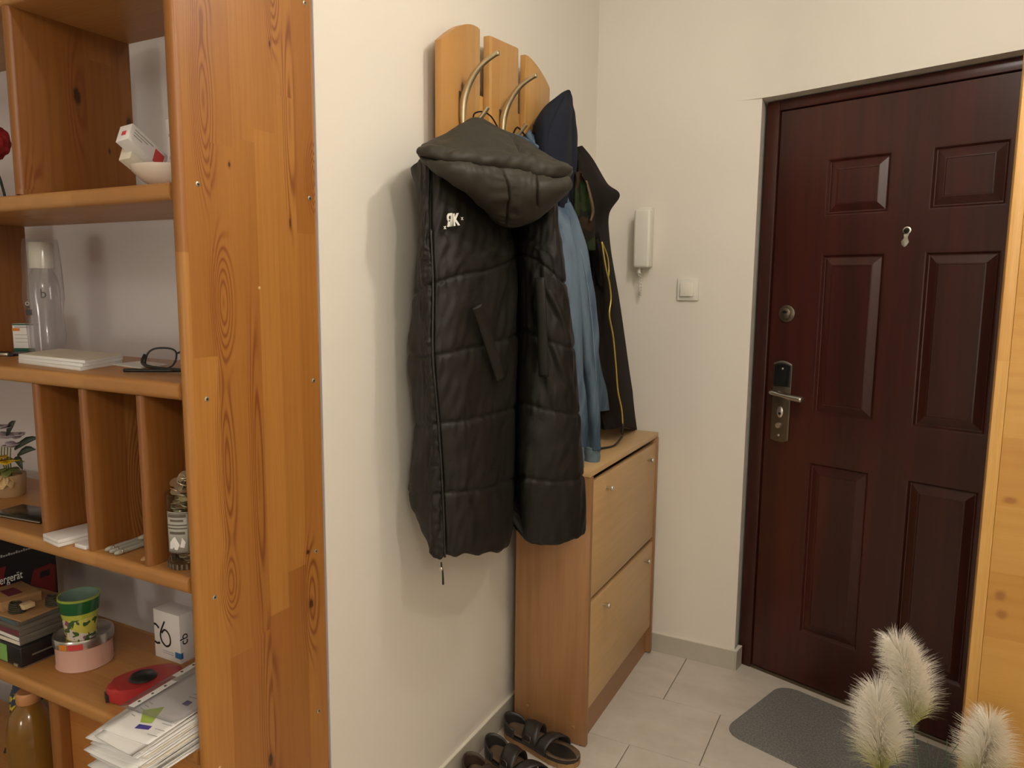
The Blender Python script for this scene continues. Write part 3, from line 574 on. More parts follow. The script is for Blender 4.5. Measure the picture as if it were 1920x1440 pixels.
for k in range(3): quad('print_line', (-0.036, -0.0142, 0.009-0.006*k), (1, 0, 0), (0, 0, 1), 0.044-0.012*k, 0.0018, 'greytext', b1)
b2 = rbox('medicine_carton', (-1.252, 0.932, 1.668), (0.075, 0.026, 0.030), mat3((-0.1, 0.86, -0.46), (-0.2, 0.5, 0.83)), 'paper2', 'pale carton lying beneath the red-ended one in the bowl', 'carton')
b3 = rbox('medicine_carton', (-1.195, 0.975, 1.700), (0.050, 0.030, 0.105), (0, 0, math.radians(-8)), 'card', 'upright white carton standing in the bowl beside the side panel', 'carton')
quad('print_line', (-0.016, -0.0152, 0.02), (1, 0, 0), (0, 0, 1), 0.03, 0.006, 'greytext', b3); quad('print_line', (-0.016, -0.0152, -0.02), (1, 0, 0), (0, 0, 1), 0.03, 0.006, 'greytext', b3)
# red bloom and black vase at the far left of the same shelf
rf = E('artificial_flower', 'dark red ruffled artificial flower left of the top divider', 'flower', (-1.865, 1.0, Z1))
tube('stem', [(0, 0.03, 0.002, 0.003), (0, 0.02, 0.06, 0.003), (0.0, 0, 0.13, 0.003)], 'leaf', rf, 6, 3)
bm = bmesh.new(); bmesh.ops.create_icosphere(bm, subdivisions=4, radius=0.04)
for v in bm.verts: v.co = v.co*(1+0.18*math.sin(14*math.atan2(v.co.y, v.co.x)+v.co.z*160)*0.5+nz(v.co, 60)*0.18); v.co += Vector((0, 0, 0.147))
bm_obj('bloom', bm, 'redflower', rf, True)
bv = lathe('vase', [(0.0, 0.0), (0.018, 0.0), (0.030, 0.012), (0.034, 0.03), (0.026, 0.048), (0.014, 0.056), (0.016, 0.064), (0.010, 0.062), (0.0, 0.05)], (-1.83, 0.94, Z1), 'black_gloss')
tag(bv, 'small black round vase below the red artificial flower', 'vase')
# middle compartment
bt = E('water_bottle', 'clear plastic bottle with white cap inside a clear wrapper on the middle shelf', 'bottle', (-1.790, 1.055, Z2))
lathe('bottle_body', [(0.0, 0.001), (0.030, 0.0), (0.034, 0.006), (0.034, 0.16), (0.030, 0.185), (0.020, 0.205), (0.020, 0.215)], (0, 0, 0), 'bottlep', bt)
lathe('cap', [(0.0245, 0.206), (0.026, 0.208), (0.026, 0.262), (0.024, 0.266), (0.0, 0.266)], (0, 0, 0), 'plastic2', bt)
vs, fs = [], []; n = 40
for i, (z, r) in enumerate([(0.001, 0.037), (0.05, 0.040), (0.10, 0.039), (0.14, 0.044), (0.19, 0.041), (0.23, 0.040), (0.262, 0.037), (0.274, 0.034)]):
    for k in range(n):
        a = 2*math.pi*k/n; rr = r*(1+0.10*mn.noise(Vector((math.cos(a)*2, math.sin(a)*2, z*22)))); vs.append((rr*math.cos(a)*1.08, rr*math.sin(a)*0.95, z))
for i in range(7):
    for k in range(n): fs.append((i*n+k, i*n+(k+1) % n, (i+1)*n+(k+1) % n, (i+1)*n+k))
mesh('wrapper', vs, fs, 'wrap', bt, True)
rt, upv = Vector((0.87, 0.5, 0)), Vector((0, 0, 1))
quad('printed_mark', (0.000, -0.0435, 0.098), rt, upv, 0.014, 0.013, 'ink', bt); quad('printed_mark', (0.006, -0.0430, 0.114), rt, upv, 0.004, 0.006, 'ink', bt)
text('printed_letter', 'b', 0.03, (0.028, -0.0255, 0.138), rt, upv, 'ink', bt)
text('printed_letter', 'o', 0.02, (-0.002, -0.0435, 0.120), rt, upv, 'greytext', bt)
mb = E('medicine_box', 'small white and green box with orange print left of the wrapped bottle', 'box', (-1.905, 1.075, Z2), rz=math.radians(28))
box('carton', -0.026, 0.026, -0.014, 0.014, 0, 0.073, 'card', mb, 0.0008)
quad('green_band', (-0.026, -0.0141, 0.001), (1, 0, 0), (0, 0, 1), 0.052, 0.012, 'dkgreen', mb); quad('green_band', (-0.026, -0.0141, 0.069), (1, 0, 0), (0, 0, 1), 0.052, 0.0035, 'dkgreen', mb)
quad('orange_mark', (-0.026, -0.0141, 0.055), (1, 0, 0), (0, 0, 1), 0.018, 0.007, 'orange', mb); quad('print_line', (-0.02, -0.0141, 0.063), (1, 0, 0), (0, 0, 1), 0.034, 0.003, 'greytext', mb)
for k in range(3): quad('print_line', (-0.02, -0.0141, 0.045-0.009*k), (1, 0, 0), (0, 0, 1), 0.03, 0.0015, 'greytext', mb)
pw = E('wallet', 'flat dark wallet lying at the left end of the middle shelf', 'wallet', (-1.90, 1.01, Z2), rz=0.5)
box('wallet_body', -0.05, 0.05, -0.035, 0.035, 0, 0.006, 'black_plastic', pw, 0.002); box('silver_clasp', 0.02, 0.038, -0.037, -0.031, 0.001, 0.008, 'steel', pw, 0.001)
angs = [0.60-0.68, 0.0]
for k, (lab, mt_, dx, dy, a, th) in enumerate([('white booklet at the bottom of the stack on the middle shelf', 'paper', 0.0, 0.0, -0.09, 0.007), ('second booklet of the stack, just under the cream one', 'paper', -0.006, 0.005, -0.07, 0.006), ('cream topmost booklet of the stack on the middle shelf', 'paper2', -0.012, 0.010, -0.05, 0.006)]):
    z = Z2+0.0002+sum((0.0072, 0.0062)[:k])
    pg = E('booklet', lab, 'booklet', (-1.575+dx, 0.975+dy, z), 'booklets stacked on the middle shelf', a)
    def sk(bm):
        for v in bm.verts: v.co.x += -v.co.y*0.55
    box('pages', -0.125, 0.125, -0.062, 0.062, 0, th, 'paper', pg, 0.0006, pre=sk)
    box('cover', -0.1255, 0.1255, -0.0625, 0.0625, th*0.86, th+0.0001, mt_, pg, 0, pre=sk)
ev = tag(mesh('envelope', [(-1.47, 1.00, Z2+.0004), (-1.36, 0.985, Z2+.0004), (-1.375, 1.06, Z2+.0004), (-1.48, 1.075, Z2+.0004), (-1.47, 1.00, Z2+.003), (-1.36, 0.985, Z2+.003), (-1.375, 1.06, Z2+.003), (-1.48, 1.075, Z2+.003)], [(3, 2, 1, 0), (4, 5, 6, 7), (0, 1, 5, 4), (1, 2, 6, 5), (2, 3, 7, 6), (3, 0, 4, 7)], 'paper'), 'white envelope lying between the booklets and the glasses', 'envelope')
# spectacles
gz = E('eyeglasses', 'black framed folded eyeglasses lying at the right of the middle shelf', 'glasses', (-1.250, 0.968, Z2+0.001), rz=math.radians(20))
gz.scale = (1.12, 1.12, 1.12)
for sx in (-0.036, 0.036):
    ring = []
    for k in range(17):
        a = 2*math.pi*k/16; cx, cz = math.cos(a), math.sin(a); rx, rz_ = 0.029, 0.018
        x = sx+rx*(abs(cx)**0.75)*(1 if cx > 0 else -1); zz = 0.021+rz_*(abs(cz)**0.75)*(1 if cz > 0 else -1)
        ring.append((x, 0.020+zz*0.55, zz, 0.0017))
    tube('rim', ring, 'black_plastic', gz, 8, 2)
    mesh('lens', [q[:3] for q in ring[:16]], [tuple(range(16))], 'lens', gz)
tube('bridge', [(-0.009, 0.037, 0.030, 0.0017), (0, 0.040, 0.033, 0.0017), (0.009, 0.037, 0.030, 0.0017)], 'black_plastic', gz, 8, 3)
tube('temple', [(0.066, 0.030, 0.027, 0.0025), (0.066, 0.010, 0.014, 0.003), (0.050, -0.004, 0.006, 0.003), (-0.02, -0.012, 0.0045, 0.003), (-0.075, -0.016, 0.004, 0.0035)], 'black_plastic', gz, 8, 5)
tube('temple', [(-0.066, 0.030, 0.027, 0.0025), (-0.060, 0.014, 0.014, 0.003), (-0.03, 0.000, 0.008, 0.003), (0.05, -0.020, 0.006, 0.003), (0.07, -0.032, 0.004, 0.003)], 'black_plastic', gz, 8, 5)
tube('nose_pad', [(-0.006, 0.028, 0.016, 0.002), (-0.004, 0.026, 0.020, 0.002)], 'lens', gz, 6, 2); tube('nose_pad', [(0.006, 0.028, 0.016, 0.002), (0.004, 0.026, 0.020, 0.002)], 'lens', gz, 6, 2)
# S3: phone, flowers, cards, pens, jar
pn = E('smartphone', 'black smartphone lying flat left of the upright dividers', 'phone', (-1.73, 0.955, Z3), rz=math.radians(6))
box('phone_body', -0.08, 0.08, -0.038, 0.038, 0, 0.008, 'black_plastic', pn, 0.003, 3); box('phone_edge', -0.0795, 0.0795, -0.0385, 0.0385, 0.003, 0.0055, 'steel', pn, 0.001); box('screen', -0.077, 0.077, -0.035, 0.035, 0.0078, 0.0084, 'black_gloss', pn, 0.0003)
fp = E('flower_pot', 'small beige pot of yellow and lilac artificial flowers on the shelf', 'potted flowers', (-1.945, 1.03, Z3))
lathe('pot', [(0.0, 0.0), (0.030, 0.0), (0.033, 0.004), (0.036, 0.055), (0.033, 0.055), (0.030, 0.048), (0.0, 0.048)], (0, 0, 0), 'pot', fp)
def petals(name, c, r, mat, n=6, tilt=0.6, seed=0):
    vs, fs = [], []; rnd = random.Random(seed)
    for k in range(n):
        a = 2*math.pi*k/n+rnd.random()*0.4; t = tilt+rnd.uniform(-0.3, 0.3)
        ax = Vector((math.cos(a)*math.cos(t), math.sin(a)*math.cos(t), math.sin(t))); s = Vector((-math.sin(a), math.cos(a), 0)); b0 = len(vs)
        for j in range(5):
            q = j/4; wd = r*0.45*math.sin(math.pi*(0.08+0.82*q)); p = Vector(c)+ax*r*q+Vector((0, 0, -r*0.35*q*q))
            vs += [p-s*wd, p+Vector((0, 0, -wd*0.3)), p+s*wd]
        for j in range(4):
            for i in range(2): fs.append((b0+j*3+i, b0+j*3+i+1, b0+j*3+i+4, b0+j*3+i+3))
    o = mesh(name, vs, fs, mat, fp, True); sm = o.modifiers.new('s', 'SOLIDIFY'); sm.thickness = 0.001; return o
for k, (c, r, mt_, t) in enumerate([((0.022, -0.012, 0.092), 0.034, 'yellow', 0.3), ((-0.01, -0.02, 0.10), 0.034, 'yellow', 0.2), ((0.018, -0.01, 0.072), 0.028, 'leafg', 0.0), ((0.024, 0.0, 0.125), 0.028, 'lilac', 0.7), ((0.0, 0.0, 0.145), 0.032, 'lilac', 0.8), ((0.03, 0.01, 0.150), 0.024, 'lilac', 0.5), ((0.0, -0.01, 0.17), 0.026, 'lilac', 0.6), ((0.02, -0.02, 0.060), 0.03, 'woodtag', -0.6)]):
    petals('flower_head', c, r, mt_, 6, t, k)
for k, (a, b) in enumerate([((0.03, 0.0, 0.12), (0.085, 0.03, 0.150)), ((0.04, 0.0, 0.105), (0.085, 0.02, 0.122)), ((0.03, 0.0, 0.10), (0.058, 0.0, 0.072)), ((0.0, 0.0, 0.15), (0.025, 0.01, 0.19))]):
    a, b = Vector(a), Vector(b); s = (b-a).cross(Vector((0.3, -1, 0.4))).normalized(); vs = []
    for j in range(5): q = j/4; wd = 0.009*math.sin(math.pi*min(0.98, 0.1+q*0.88)); p = a.lerp(b, q)+Vector((0, 0, 0.008*math.sin(math.pi*q))); vs += [p-s*wd, p+s*wd]
    o = mesh('leaf', vs, [(2*j, 2*j+1, 2*j+3, 2*j+2) for j in range(4)], 'leaf', fp, True); o.modifiers.new('s', 'SOLIDIFY').thickness = 0.001
for k in range(4): tube('stem', [(0.006*(k-1.5), 0, 0.045, 0.0015), (0.012*(k-1.5), -0.005, 0.09, 0.0015), (0.013*(k-1.5)+0.01, -0.008, 0.125, 0.0015)], 'leafg', fp, 6, 3)
c1 = E('card_box', 'white lidded stack of cards in the left upright slot', 'card stack', (-1.492, 0.928, Z3), rz=math.radians(-8))
box('lower_block', -0.034, 0.034, -0.066, 0.066, 0, 0.007, 'card', c1, 0.001); box('upper_block', -0.034, 0.034, -0.066, 0.066, 0.0075, 0.015, 'card', c1, 0.001)
c2 = E('card_box', 'lower white card pack half hidden behind the second upright divider', 'card stack', (-1.424, 0.925, Z3))
box('card_pack', -0.0175, 0.0175, -0.050, 0.06, 0, 0.008, 'card', c2, 0.001)
for k, (x0, y0, x1, y1, lb) in enumerate([(-1.358, 0.884, -1.357, 1.02, 'grey pen lying nearest the second divider in its slot'), (-1.341, 0.882, -1.341, 1.02, 'second grey pen from the second divider'), (-1.323, 0.880, -1.325, 1.01, 'grey pen at the outer right of the front pens'), (-1.335, 0.94, -1.300, 1.07, 'grey pen lying across the others towards the back')]):
    pe = E('pen', lb, 'pen', (x0, y0, Z3+(0.0056 if k < 3 else 0.0166)), 'grey pens in the middle slot')
    dv = Vector((x1-x0, y1-y0, 0))
    tube('barrel', [(0, 0, 0, 0.0022), (*dv*0.04, 0.0045), (*dv*0.12, 0.0052), (*dv*0.6, 0.0052), (*dv*0.98, 0.005)], 'greypen', pe, 12, 3)
    tube('pen_clip', [(*(dv*0.65+Vector((0, 0, 0.0068))), 0.0012), (*(dv*0.98+Vector((0, 0, 0.0066))), 0.0012)], 'steel', pe, 6, 2)
    tube('push_button', [(*dv*0.98, 0.0025), (*dv*1.05, 0.0022)], 'steel', pe, 8, 2)
    cyl('tip_ring', tuple(dv*0.10), 0.0055, 0.004, 'steel', pe, 'Y', 12)
wt = lathe('wooden_tag', [(0.0, 0), (0.013, 0), (0.014, 0.001), (0.013, 0.002), (0.0, 0.002)], (-1.262, 0.912, Z3), 'woodtag', sq=0.8, mtx=Matrix.Rotation(0.3, 4, 'Z')@Matrix.Scale(1.7, 4, (0, 1, 0)))
tag(wt, 'pale oval wooden chip on the shelf left of the coin jar', 'wooden chip')
# coin jar
jr = E('coin_jar', 'tall glass jar with printed label, heaped with coins', 'jar', (-1.166, 0.921, Z3))
RJ = 0.0345
lathe('glass_wall', [(0.0, 0.001), (RJ-0.002, 0.0), (RJ, 0.003), (RJ, 0.135), (RJ+0.0015, 0.140), (RJ-0.001, 0.143), (RJ-0.003, 0.140), (RJ-0.003, 0.012), (0.0, 0.010)], (0, 0, 0), 'glass', jr, 40)
base_ = []
for k in range(26):
    a = 2*math.pi*k/26; box('base_rib', -0.0018, 0.0018, -0.0012, 0.0012, 0.002, 0.012, 'cdgrey', jr, 0, mtx=Matrix.Translation((RJ*math.cos(a), RJ*math.sin(a), 0))@Matrix.Rotation(a+math.pi/2, 4, 'Z'))
vs, fs = [], []; a0, a1 = math.radians(-100), math.radians(-32); n = 12
for j, z in enumerate((0.034, 0.112)):
    for k in range(n+1): a = a0+(a1-a0)*k/n; vs.append(((RJ+0.0006)*math.cos(a), (RJ+0.0006)*math.sin(a), z))
for k in range(n): fs.append((k, k+1, n+2+k, n+1+k))
lb = mesh('label', vs, fs, 'label', jr, True); lb.modifiers.new('s', 'SOLIDIFY').thickness = 0.0006
for (z0, z1, q0, q1) in [(0.102, 0.108, 0.08, 0.92), (0.094, 0.098, 0.2, 0.8), (0.086, 0.0885, 0.05, 0.95), (0.080, 0.0825, 0.05, 0.95), (0.070, 0.075, 0.15, 0.85), (0.109, 0.1105, 0.0, 1.0), (0.0345, 0.036, 0, 1)]:
    vs = []
    for z in (z0, z1):
        for k in range(9): a = a0+(a1-a0)*(q0+(q1-q0)*k/8); vs.append(((RJ+0.0013)*math.cos(a), (RJ+0.0013)*math.sin(a), z))
    mesh('label_print', vs, [(k, k+1, 10+k, 9+k) for k in range(8)], 'cdgrey', lb)
for (pts) in [[(0.12, 0.042), (0.5, 0.040), (0.62, 0.05), (0.52, 0.058), (0.42, 0.066), (0.3, 0.062), (0.15, 0.054)], [(0.62, 0.046), (0.8, 0.044), (0.86, 0.055), (0.72, 0.064), (0.68, 0.056)]]:
    vs = [((RJ+0.0014)*math.cos(a0+(a1-a0)*q), (RJ+0.0014)*math.sin(a0+(a1-a0)*q), z) for q, z in pts]; mesh('label_figure', vs, [tuple(range(len(vs)))], 'paper', lb)
rnd = random.Random(3)
me_c = None
for k in range(110):
    if k < 72:
        lay = k//4; a = rnd.random()*6.28; r = rnd.uniform(0.004, 0.017); z = 0.014+lay*0.0065; til = rnd.uniform(-0.3, 0.3)
    else:
        a = rnd.random()*6.28; r = rnd.uniform(0.0, 0.022)*(1-(k-72)/70); z = 0.132+(k-72)*0.0011; til = rnd.uniform(-1.3, 1.3)
    cr_ = rnd.choice((0.0105, 0.0115, 0.0128)); 
    mt = Matrix.Rotation(til, 4, 'X')@Matrix.Rotation(rnd.uniform(-0.3, 0.3), 4, 'Y')
    lathe('coin', [(0.0, 0), (cr_, 0), (cr_, 0.0018), (cr_*0.86, 0.0018), (cr_*0.84, 0.0015), (0.0, 0.0015)], (r*math.cos(a), r*math.sin(a), z), rnd.choice(('coin', 'coin', 'coin2')), jr, 14, mt)
# S4: black appliance carton, discs, tin, pot, C6 box, tape, papers
ab = E('appliance_carton', 'black carton with red device picture behind the discs on the lower shelf', 'carton', (-1.93, 0.885, Z4))
box('carton', -0.20, 0.0, 0.0, 0.235, 0, 0.270, 'blackbox', ab, 0.001)
text('lettering', 'ergerät', 0.030, (0.0006, 0.094, 0.122), (0, 1, 0), (0, 0, 1), 'white_print', ab, sx=0.62)
for k in range(15): quad('print_stroke', (0.0002, 0.095+0.006*k, 0.190), (0, 1, 0), (0, 0, 1), 0.0042, 0.004+0.0025*(k % 3 == 1), 'greytext', ab)
mesh('red_device_print', [(0.0004, 0.155, 0.062), (0.0004, 0.228, 0.058), (0.0004, 0.232, 0.128), (0.0004, 0.218, 0.136), (0.0004, 0.176, 0.132)], [(0, 1, 2, 3, 4)], 'darkred', ab)
mesh('device_window_print', [(0.0009, 0.190, 0.106), (0.0009, 0.215, 0.105), (0.0009, 0.217, 0.122), (0.0009, 0.192, 0.122)], [(0, 1, 2, 3)], 'ink', ab)
mesh('red_corner_print', [(0.0004, 0.03, 0.06), (0.0004, 0.085, 0.06), (0.0004, 0.112, 0.165), (0.0004, 0.03, 0.165)], [(0, 1, 2, 3)], 'darkred', ab)
gd = E('game_case', 'black case with bright green spine label at the bottom of the pile', 'case', (-1.80, 0.965, Z4))
box('case_shell', -0.100, 0.104, -0.074, 0.068, 0.004, 0.052, 'blackbox', gd, 0.004, 3); quad('green_label', (-0.1, -0.0745, 0.008), (1, 0, 0), (0, 0, 1), 0.152, 0.040, 'green', gd)
box('case_foot', -0.095, 0.100, -0.070, 0.064, 0.0, 0.0045, 'cdgrey', gd, 0.001); box('case_rib', -0.098, 0.1055, -0.05, 0.06, 0.024, 0.028, 'cdgrey', gd, 0.001); box('case_catch', 0.078, 0.092, -0.0765, -0.073, 0.004, 0.012, 'steel', gd, 0.001)
zz = Z4+0.0522
for k, (th, mt_, lb, dx, dy, a) in enumerate([(0.010, 'paper2', 'pale-spined disc case directly on the black green-labelled case', 0.0, 0, 0.02), (0.010, 'card', 'white-spined disc case, second of the discs from below', 0.003, 0.003, -0.02), (0.014, 'maroon', 'maroon-spined disc case in the middle of the pile', -0.002, 0.0, 0.03), (0.010, 'cdgrey', 'dark clear disc case above the maroon one', 0.004, 0.002, 0.0), (0.010, 'teal', 'teal-spined disc case under the cardboard sleeve', -0.004, 0.004, -0.03), (0.004, 'cardboard', 'brown cardboard sleeve topping the pile of discs', 0.002, 0.0, 0.05)]):
    cdx = E('disc_case', lb, 'disc case', (-1.805+dx, 0.962+dy, zz), 'disc cases piled on the lower shelf', a)
    box('case_shell', -0.093, 0.098, -0.066, 0.07, 0, th, 'cdgrey' if mt_ not in ('cardboard',) else 'cardboard', cdx, 0.0008)
    quad('spine', (-0.092, -0.0663, 0.001), (1, 0, 0), (0, 0, 1), 0.188, th-0.002, mt_, cdx); zz += th+0.0004
ct = E('small_box', 'small brown-topped box with white end on the pile of discs', 'box', (-1.822, 0.955, zz), rz=-0.12)
box('box_body', -0.06, 0.045, -0.045, 0.04, 0, 0.023, 'cardboard', ct, 0.001); quad('white_end', (-0.06, -0.0453, 0.001), (1, 0, 0), (0, 0, 1), 0.070, 0.021, 'paper', ct)
quad('lid_print', (-0.03, -0.02, 0.0232), (1, 0, 0), (0, 1, 0), 0.05, 0.03, 'maroon', ct)
for q, (cx, cy, lb) in enumerate([(-1.757, 0.922, 'dark coil of bands at the front of the disc pile'), (-1.722, 0.985, 'dark coil of bands further back on the disc pile')]):
    bd = E('rubber_bands', lb, 'bands', (cx, cy, zz))
    for k in range(5):
        rr = 0.019-0.0015*k; tube('band', [((rr+0.004*math.sin(3*a_+k))*math.cos(a_), (rr*0.7)*math.sin(a_), 0.003+k*0.0045, 0.0024) for a_ in [2*math.pi*i/10 for i in range(11)]], 'band', bd, 6, 2)
    if q == 0: box('kraft_tag', 0.008, 0.030, 0.000, 0.026, 0.010, 0.021, 'beige', bd, 0.001)
tn = E('round_tin', 'round pink tin with a silver lid on the lower shelf', 'tin', (-1.612, 0.985, Z4))
lathe('tin_body', [(0.0, 0.0), (0.0575, 0.0), (0.060, 0.003), (0.0585, 0.006), (0.0585, 0.060)], (0, 0, 0), 'pink', tn, 48)
ld = lathe('lid', [(0.0595, 0.053), (0.0625, 0.055), (0.0625, 0.070), (0.0610, 0.0745), (0.058, 0.0755), (0.055, 0.0742), (0.0, 0.0742)], (0, 0, 0), 'tinlid', tn, 48)
for (q0, q1, z0, z1, mt_) in [(-150, -118, 0.006, 0.045, 'beige'), (-62, -34, 0.056, 0.069, 'redprint'), (-82, -64, 0.056, 0.069, 'orange')]:
    vs = []; rr = 0.0592 if z0 < 0.05 else 0.0631
    for z in (z0, z1):
        for k in range(9): a = math.radians(q0+(q1-q0)*k/8); vs.append((rr*math.cos(a), rr*math.sin(a), z))
    mesh('printed_label', vs, [(k, k+1, 10+k, 9+k) for k in range(8)], mt_, tn, True)
pt = E('painted_pot', 'small green and yellow painted flower pot standing on the pink tin', 'pot', (-1.592, 0.968, Z4+0.0745))
lathe('pot_wall', [(0.0, 0.001), (0.030, 0.0), (0.0315, 0.003), (0.036, 0.05), (0.0395, 0.066), (0.0435, 0.093), (0.0435, 0.098), (0.0405, 0.098)], (0, 0, 0), 'potglaze', pt, 40, cap=False)
lathe('pot_lining', [(0.0405, 0.098), (0.0365, 0.06), (0.029, 0.006), (0.0, 0.006)], (0, 0, 0), 'potin', pt, 40, cap=False)
c6 = E('white_carton', 'white carton printed C6 with a blue square at the shelf back', 'carton', (-1.404, 1.078, Z4))
box('carton', -0.088, 0.0, 0.0, 0.048, 0, 0.116, 'card', c6, 0.0006)
def stroke(name, pts, wd, parent, mat='ink'):
    P = [cr(pts, i/4) for i in range((len(pts)-1)*4+1)]; vs = []
    for i, q in enumerate(P):
        t = Vector((*P[min(i+1, len(P)-1)], 0))-Vector((*P[max(i-1, 0)], 0)); t.normalize(); n = Vector((-t.y, t.x))*wd
        vs += [(q[0]-n.x, -0.0004, q[1]-n.y), (q[0]+n.x, -0.0004, q[1]+n.y)]
    return mesh(name, vs, [(2*i, 2*i+2, 2*i+3, 2*i+1) for i in range(len(P)-1)], mat, parent)
stroke('print_6', [(-0.0500, 0.093), (-0.0610, 0.073), (-0.0665, 0.058), (-0.0620, 0.042), (-0.0480, 0.033), (-0.0350, 0.040), (-0.0330, 0.055), (-0.0400, 0.068), (-0.0520, 0.072), (-0.0620, 0.062)], 0.0024, c6)
stroke('print_C', [(-0.0875, 0.080), (-0.0790, 0.079), (-0.0705, 0.072)], 0.0026, c6); stroke('print_C', [(-0.0875, 0.037), (-0.0785, 0.034), (-0.0690, 0.037)], 0.0026, c6)
quad('blue_square', (-0.018, -0.0002, 0.012), (1, 0, 0), (0, 0, 1), 0.018, 0.014, 'blue', c6); quad('blue_square', (0.0002, 0.0, 0.012), (0, 1, 0), (0, 0, 1), 0.006, 0.014, 'blue', c6)
for k in range(2): quad('print_line', (-0.060, -0.0002, 0.020-0.005*k), (1, 0, 0), (0, 0, 1), 0.036, 0.0016, 'greytext', c6)
text('print_side', 'cb', 0.030, (0.0004, 0.020, 0.042), (0, 0, 1), (0, -1, 0), 'ink', c6, 0.0003)
tp = E('tape_measure', 'red rounded tape reel with a black centre beside the papers', 'tape reel', (-1.372, 0.965, Z4), rz=math.radians(62))
poly('reel_shell', [(0.075*math.cos(a)*(1.0), 0.045*math.sin(a)) for a in [2*math.pi*k/36 for k in range(36)]], 0.002, 0.034, 'red', tp, 0.006)
autos(tp.children[0]); lathe('hub', [(0.0, 0.033), (0.026, 0.033), (0.028, 0.035), (0.024, 0.040), (0.0, 0.041)], (-0.005, 0, 0), 'black_plastic', tp, 32)
box('reel_foot', -0.05, 0.05, -0.028, 0.028, 0, 0.003, 'black_plastic', tp, 0.001); box('belt_clip', -0.078, -0.070, -0.012, 0.012, 0.004, 0.02, 'black_plastic', tp, 0.002)
# loose paper pile
rnd = random.Random(11)
z = Z4+0.0004
plabs = {}
PA = math.radians(4)
def pw_(x, y, z, a=0.0, ox=0.0, oy=0.0, hi=True):
    """pile coordinates (x across from the left edge, y back from the front edge) to the room; the sheets bend against the side panel"""
    ca, sa = math.cos(a), math.sin(a); x, y = x*ca-y*sa+ox, x*sa+y*ca+oy
    ca, sa = math.cos(PA), math.sin(PA); X0, Y0 = -1.232+x*ca-y*sa, 0.768+x*sa+y*ca
    X0 = min(X0, -1.1085)
    return (X0, Y0, z)
def sheetp(x0, x1, y0, y1, a, ox, oy, z, curl, th=0.0016, nx=8, ny=12):
    vs = []
    for lay in (0, th):
        for j in range(ny+1):
            for i in range(nx+1):
                x = x0+(x1-x0)*i/nx; y = y0+(y1-y0)*j/ny
                zz = z+lay+curl*(0.010*math.sin(3.1*j/ny)+0.012*((i/nx-0.5)**2))
                vs.append(pw_(x, y, zz, a, ox, oy))
    W = nx+1; off = W*(ny+1); fs = []
    for j in range(ny):
        for i in range(nx): a_ = j*W+i; fs += [(a_, a_+W, a_+W+1, a_+1), (off+a_, off+a_+1, off+a_+W+1, off+a_+W)]
    for i in range(nx): a_ = i; fs.append((a_, a_+1, off+a_+1, off+a_)); a_ = ny*W+i; fs.append((a_, off+a_, off+a_+1, a_+1))
    for j in range(ny): a_ = j*W; fs.append((a_, off+a_, off+a_+W, a_+W)); a_ = j*W+nx; fs.append((a_, a_+W, off+a_+W, off+a_))
    return vs, fs
pl = E('paper_pile', 'loose pile of white sheets overhanging the lower shelf front', 'papers', (0, 0, 0))
for k in range(25):
    q = k/24; vs, fs = sheetp(0.0, 0.130, 0.0, 0.27, rnd.uniform(-0.13, 0.10), rnd.uniform(-0.014, 0.012), rnd.uniform(-0.025, 0.012), z, rnd.uniform(0.0, 0.15)+q*0.5)
    mesh('sheet', vs, fs, 'paper' if rnd.random() < 0.85 else 'paper2', pl, True); z += 0.0026
z += 0.0008
vs, fs = sheetp(0.010, 0.128, 0.0, 0.262, 0.0, 0, 0, z, 0.55); top = mesh('top_letter', vs, fs, 'paper', pl, True)
def tw(x, y, dz=0.0005):
    i, j = (x-0.010)/0.118, y/0.262; return pw_(x, y, z+0.0016+dz+0.55*(0.010*math.sin(3.1*j)+0.012*((i-0.5)**2)))
mesh('green_logo_print', [tw(0.058, 0.040), tw(0.080, 0.046), tw(0.060, 0.092), tw(0.032, 0.068)], [(0, 1, 2, 3)], 'lime', top)
mesh('violet_logo_print', [tw(0.062, 0.024), tw(0.090, 0.030), tw(0.088, 0.040), tw(0.060, 0.036)], [(0, 1, 2, 3)], 'violet', top)
for k in range(10):
    y0 = 0.135+0.011*k; mesh('print_line', [tw(0.075, y0), tw(0.12-0.010*(k % 3), y0), tw(0.12-0.010*(k % 3), y0+0.003), tw(0.075, y0+0.003)], [(0, 1, 2, 3)], 'greytext', top)
for k in range(5):
    y0 = 0.050+0.010*k; mesh('print_line', [tw(0.022, y0), tw(0.034, y0-0.002), tw(0.034, y0), tw(0.022, y0+0.002)], [(0, 1, 2, 3)], 'greytext', top)
for k in range(3):
    y0 = 0.020+0.016*k; mesh('print_line', [tw(0.098, y0), tw(0.122, y0), tw(0.122, y0+0.0018), tw(0.098, y0+0.0018)], [(0, 1, 2, 3)], 'greytext', top)
mesh('stamp_print', [tw(0.082, 0.112), tw(0.098, 0.110), tw(0.098, 0.124), tw(0.082, 0.126)], [(0, 1, 2, 3)], 'violet', top)
vs, fs = sheetp(-0.014, 0.135, 0.055, 0.285, 0.0, 0, 0, z+0.0100, 0.1, 0.0006)
slv = tag(mesh('plastic_sleeve', vs, fs, 'sleeve', None, True), 'clear punched plastic sleeve lying on top of the paper pile', 'sleeve')
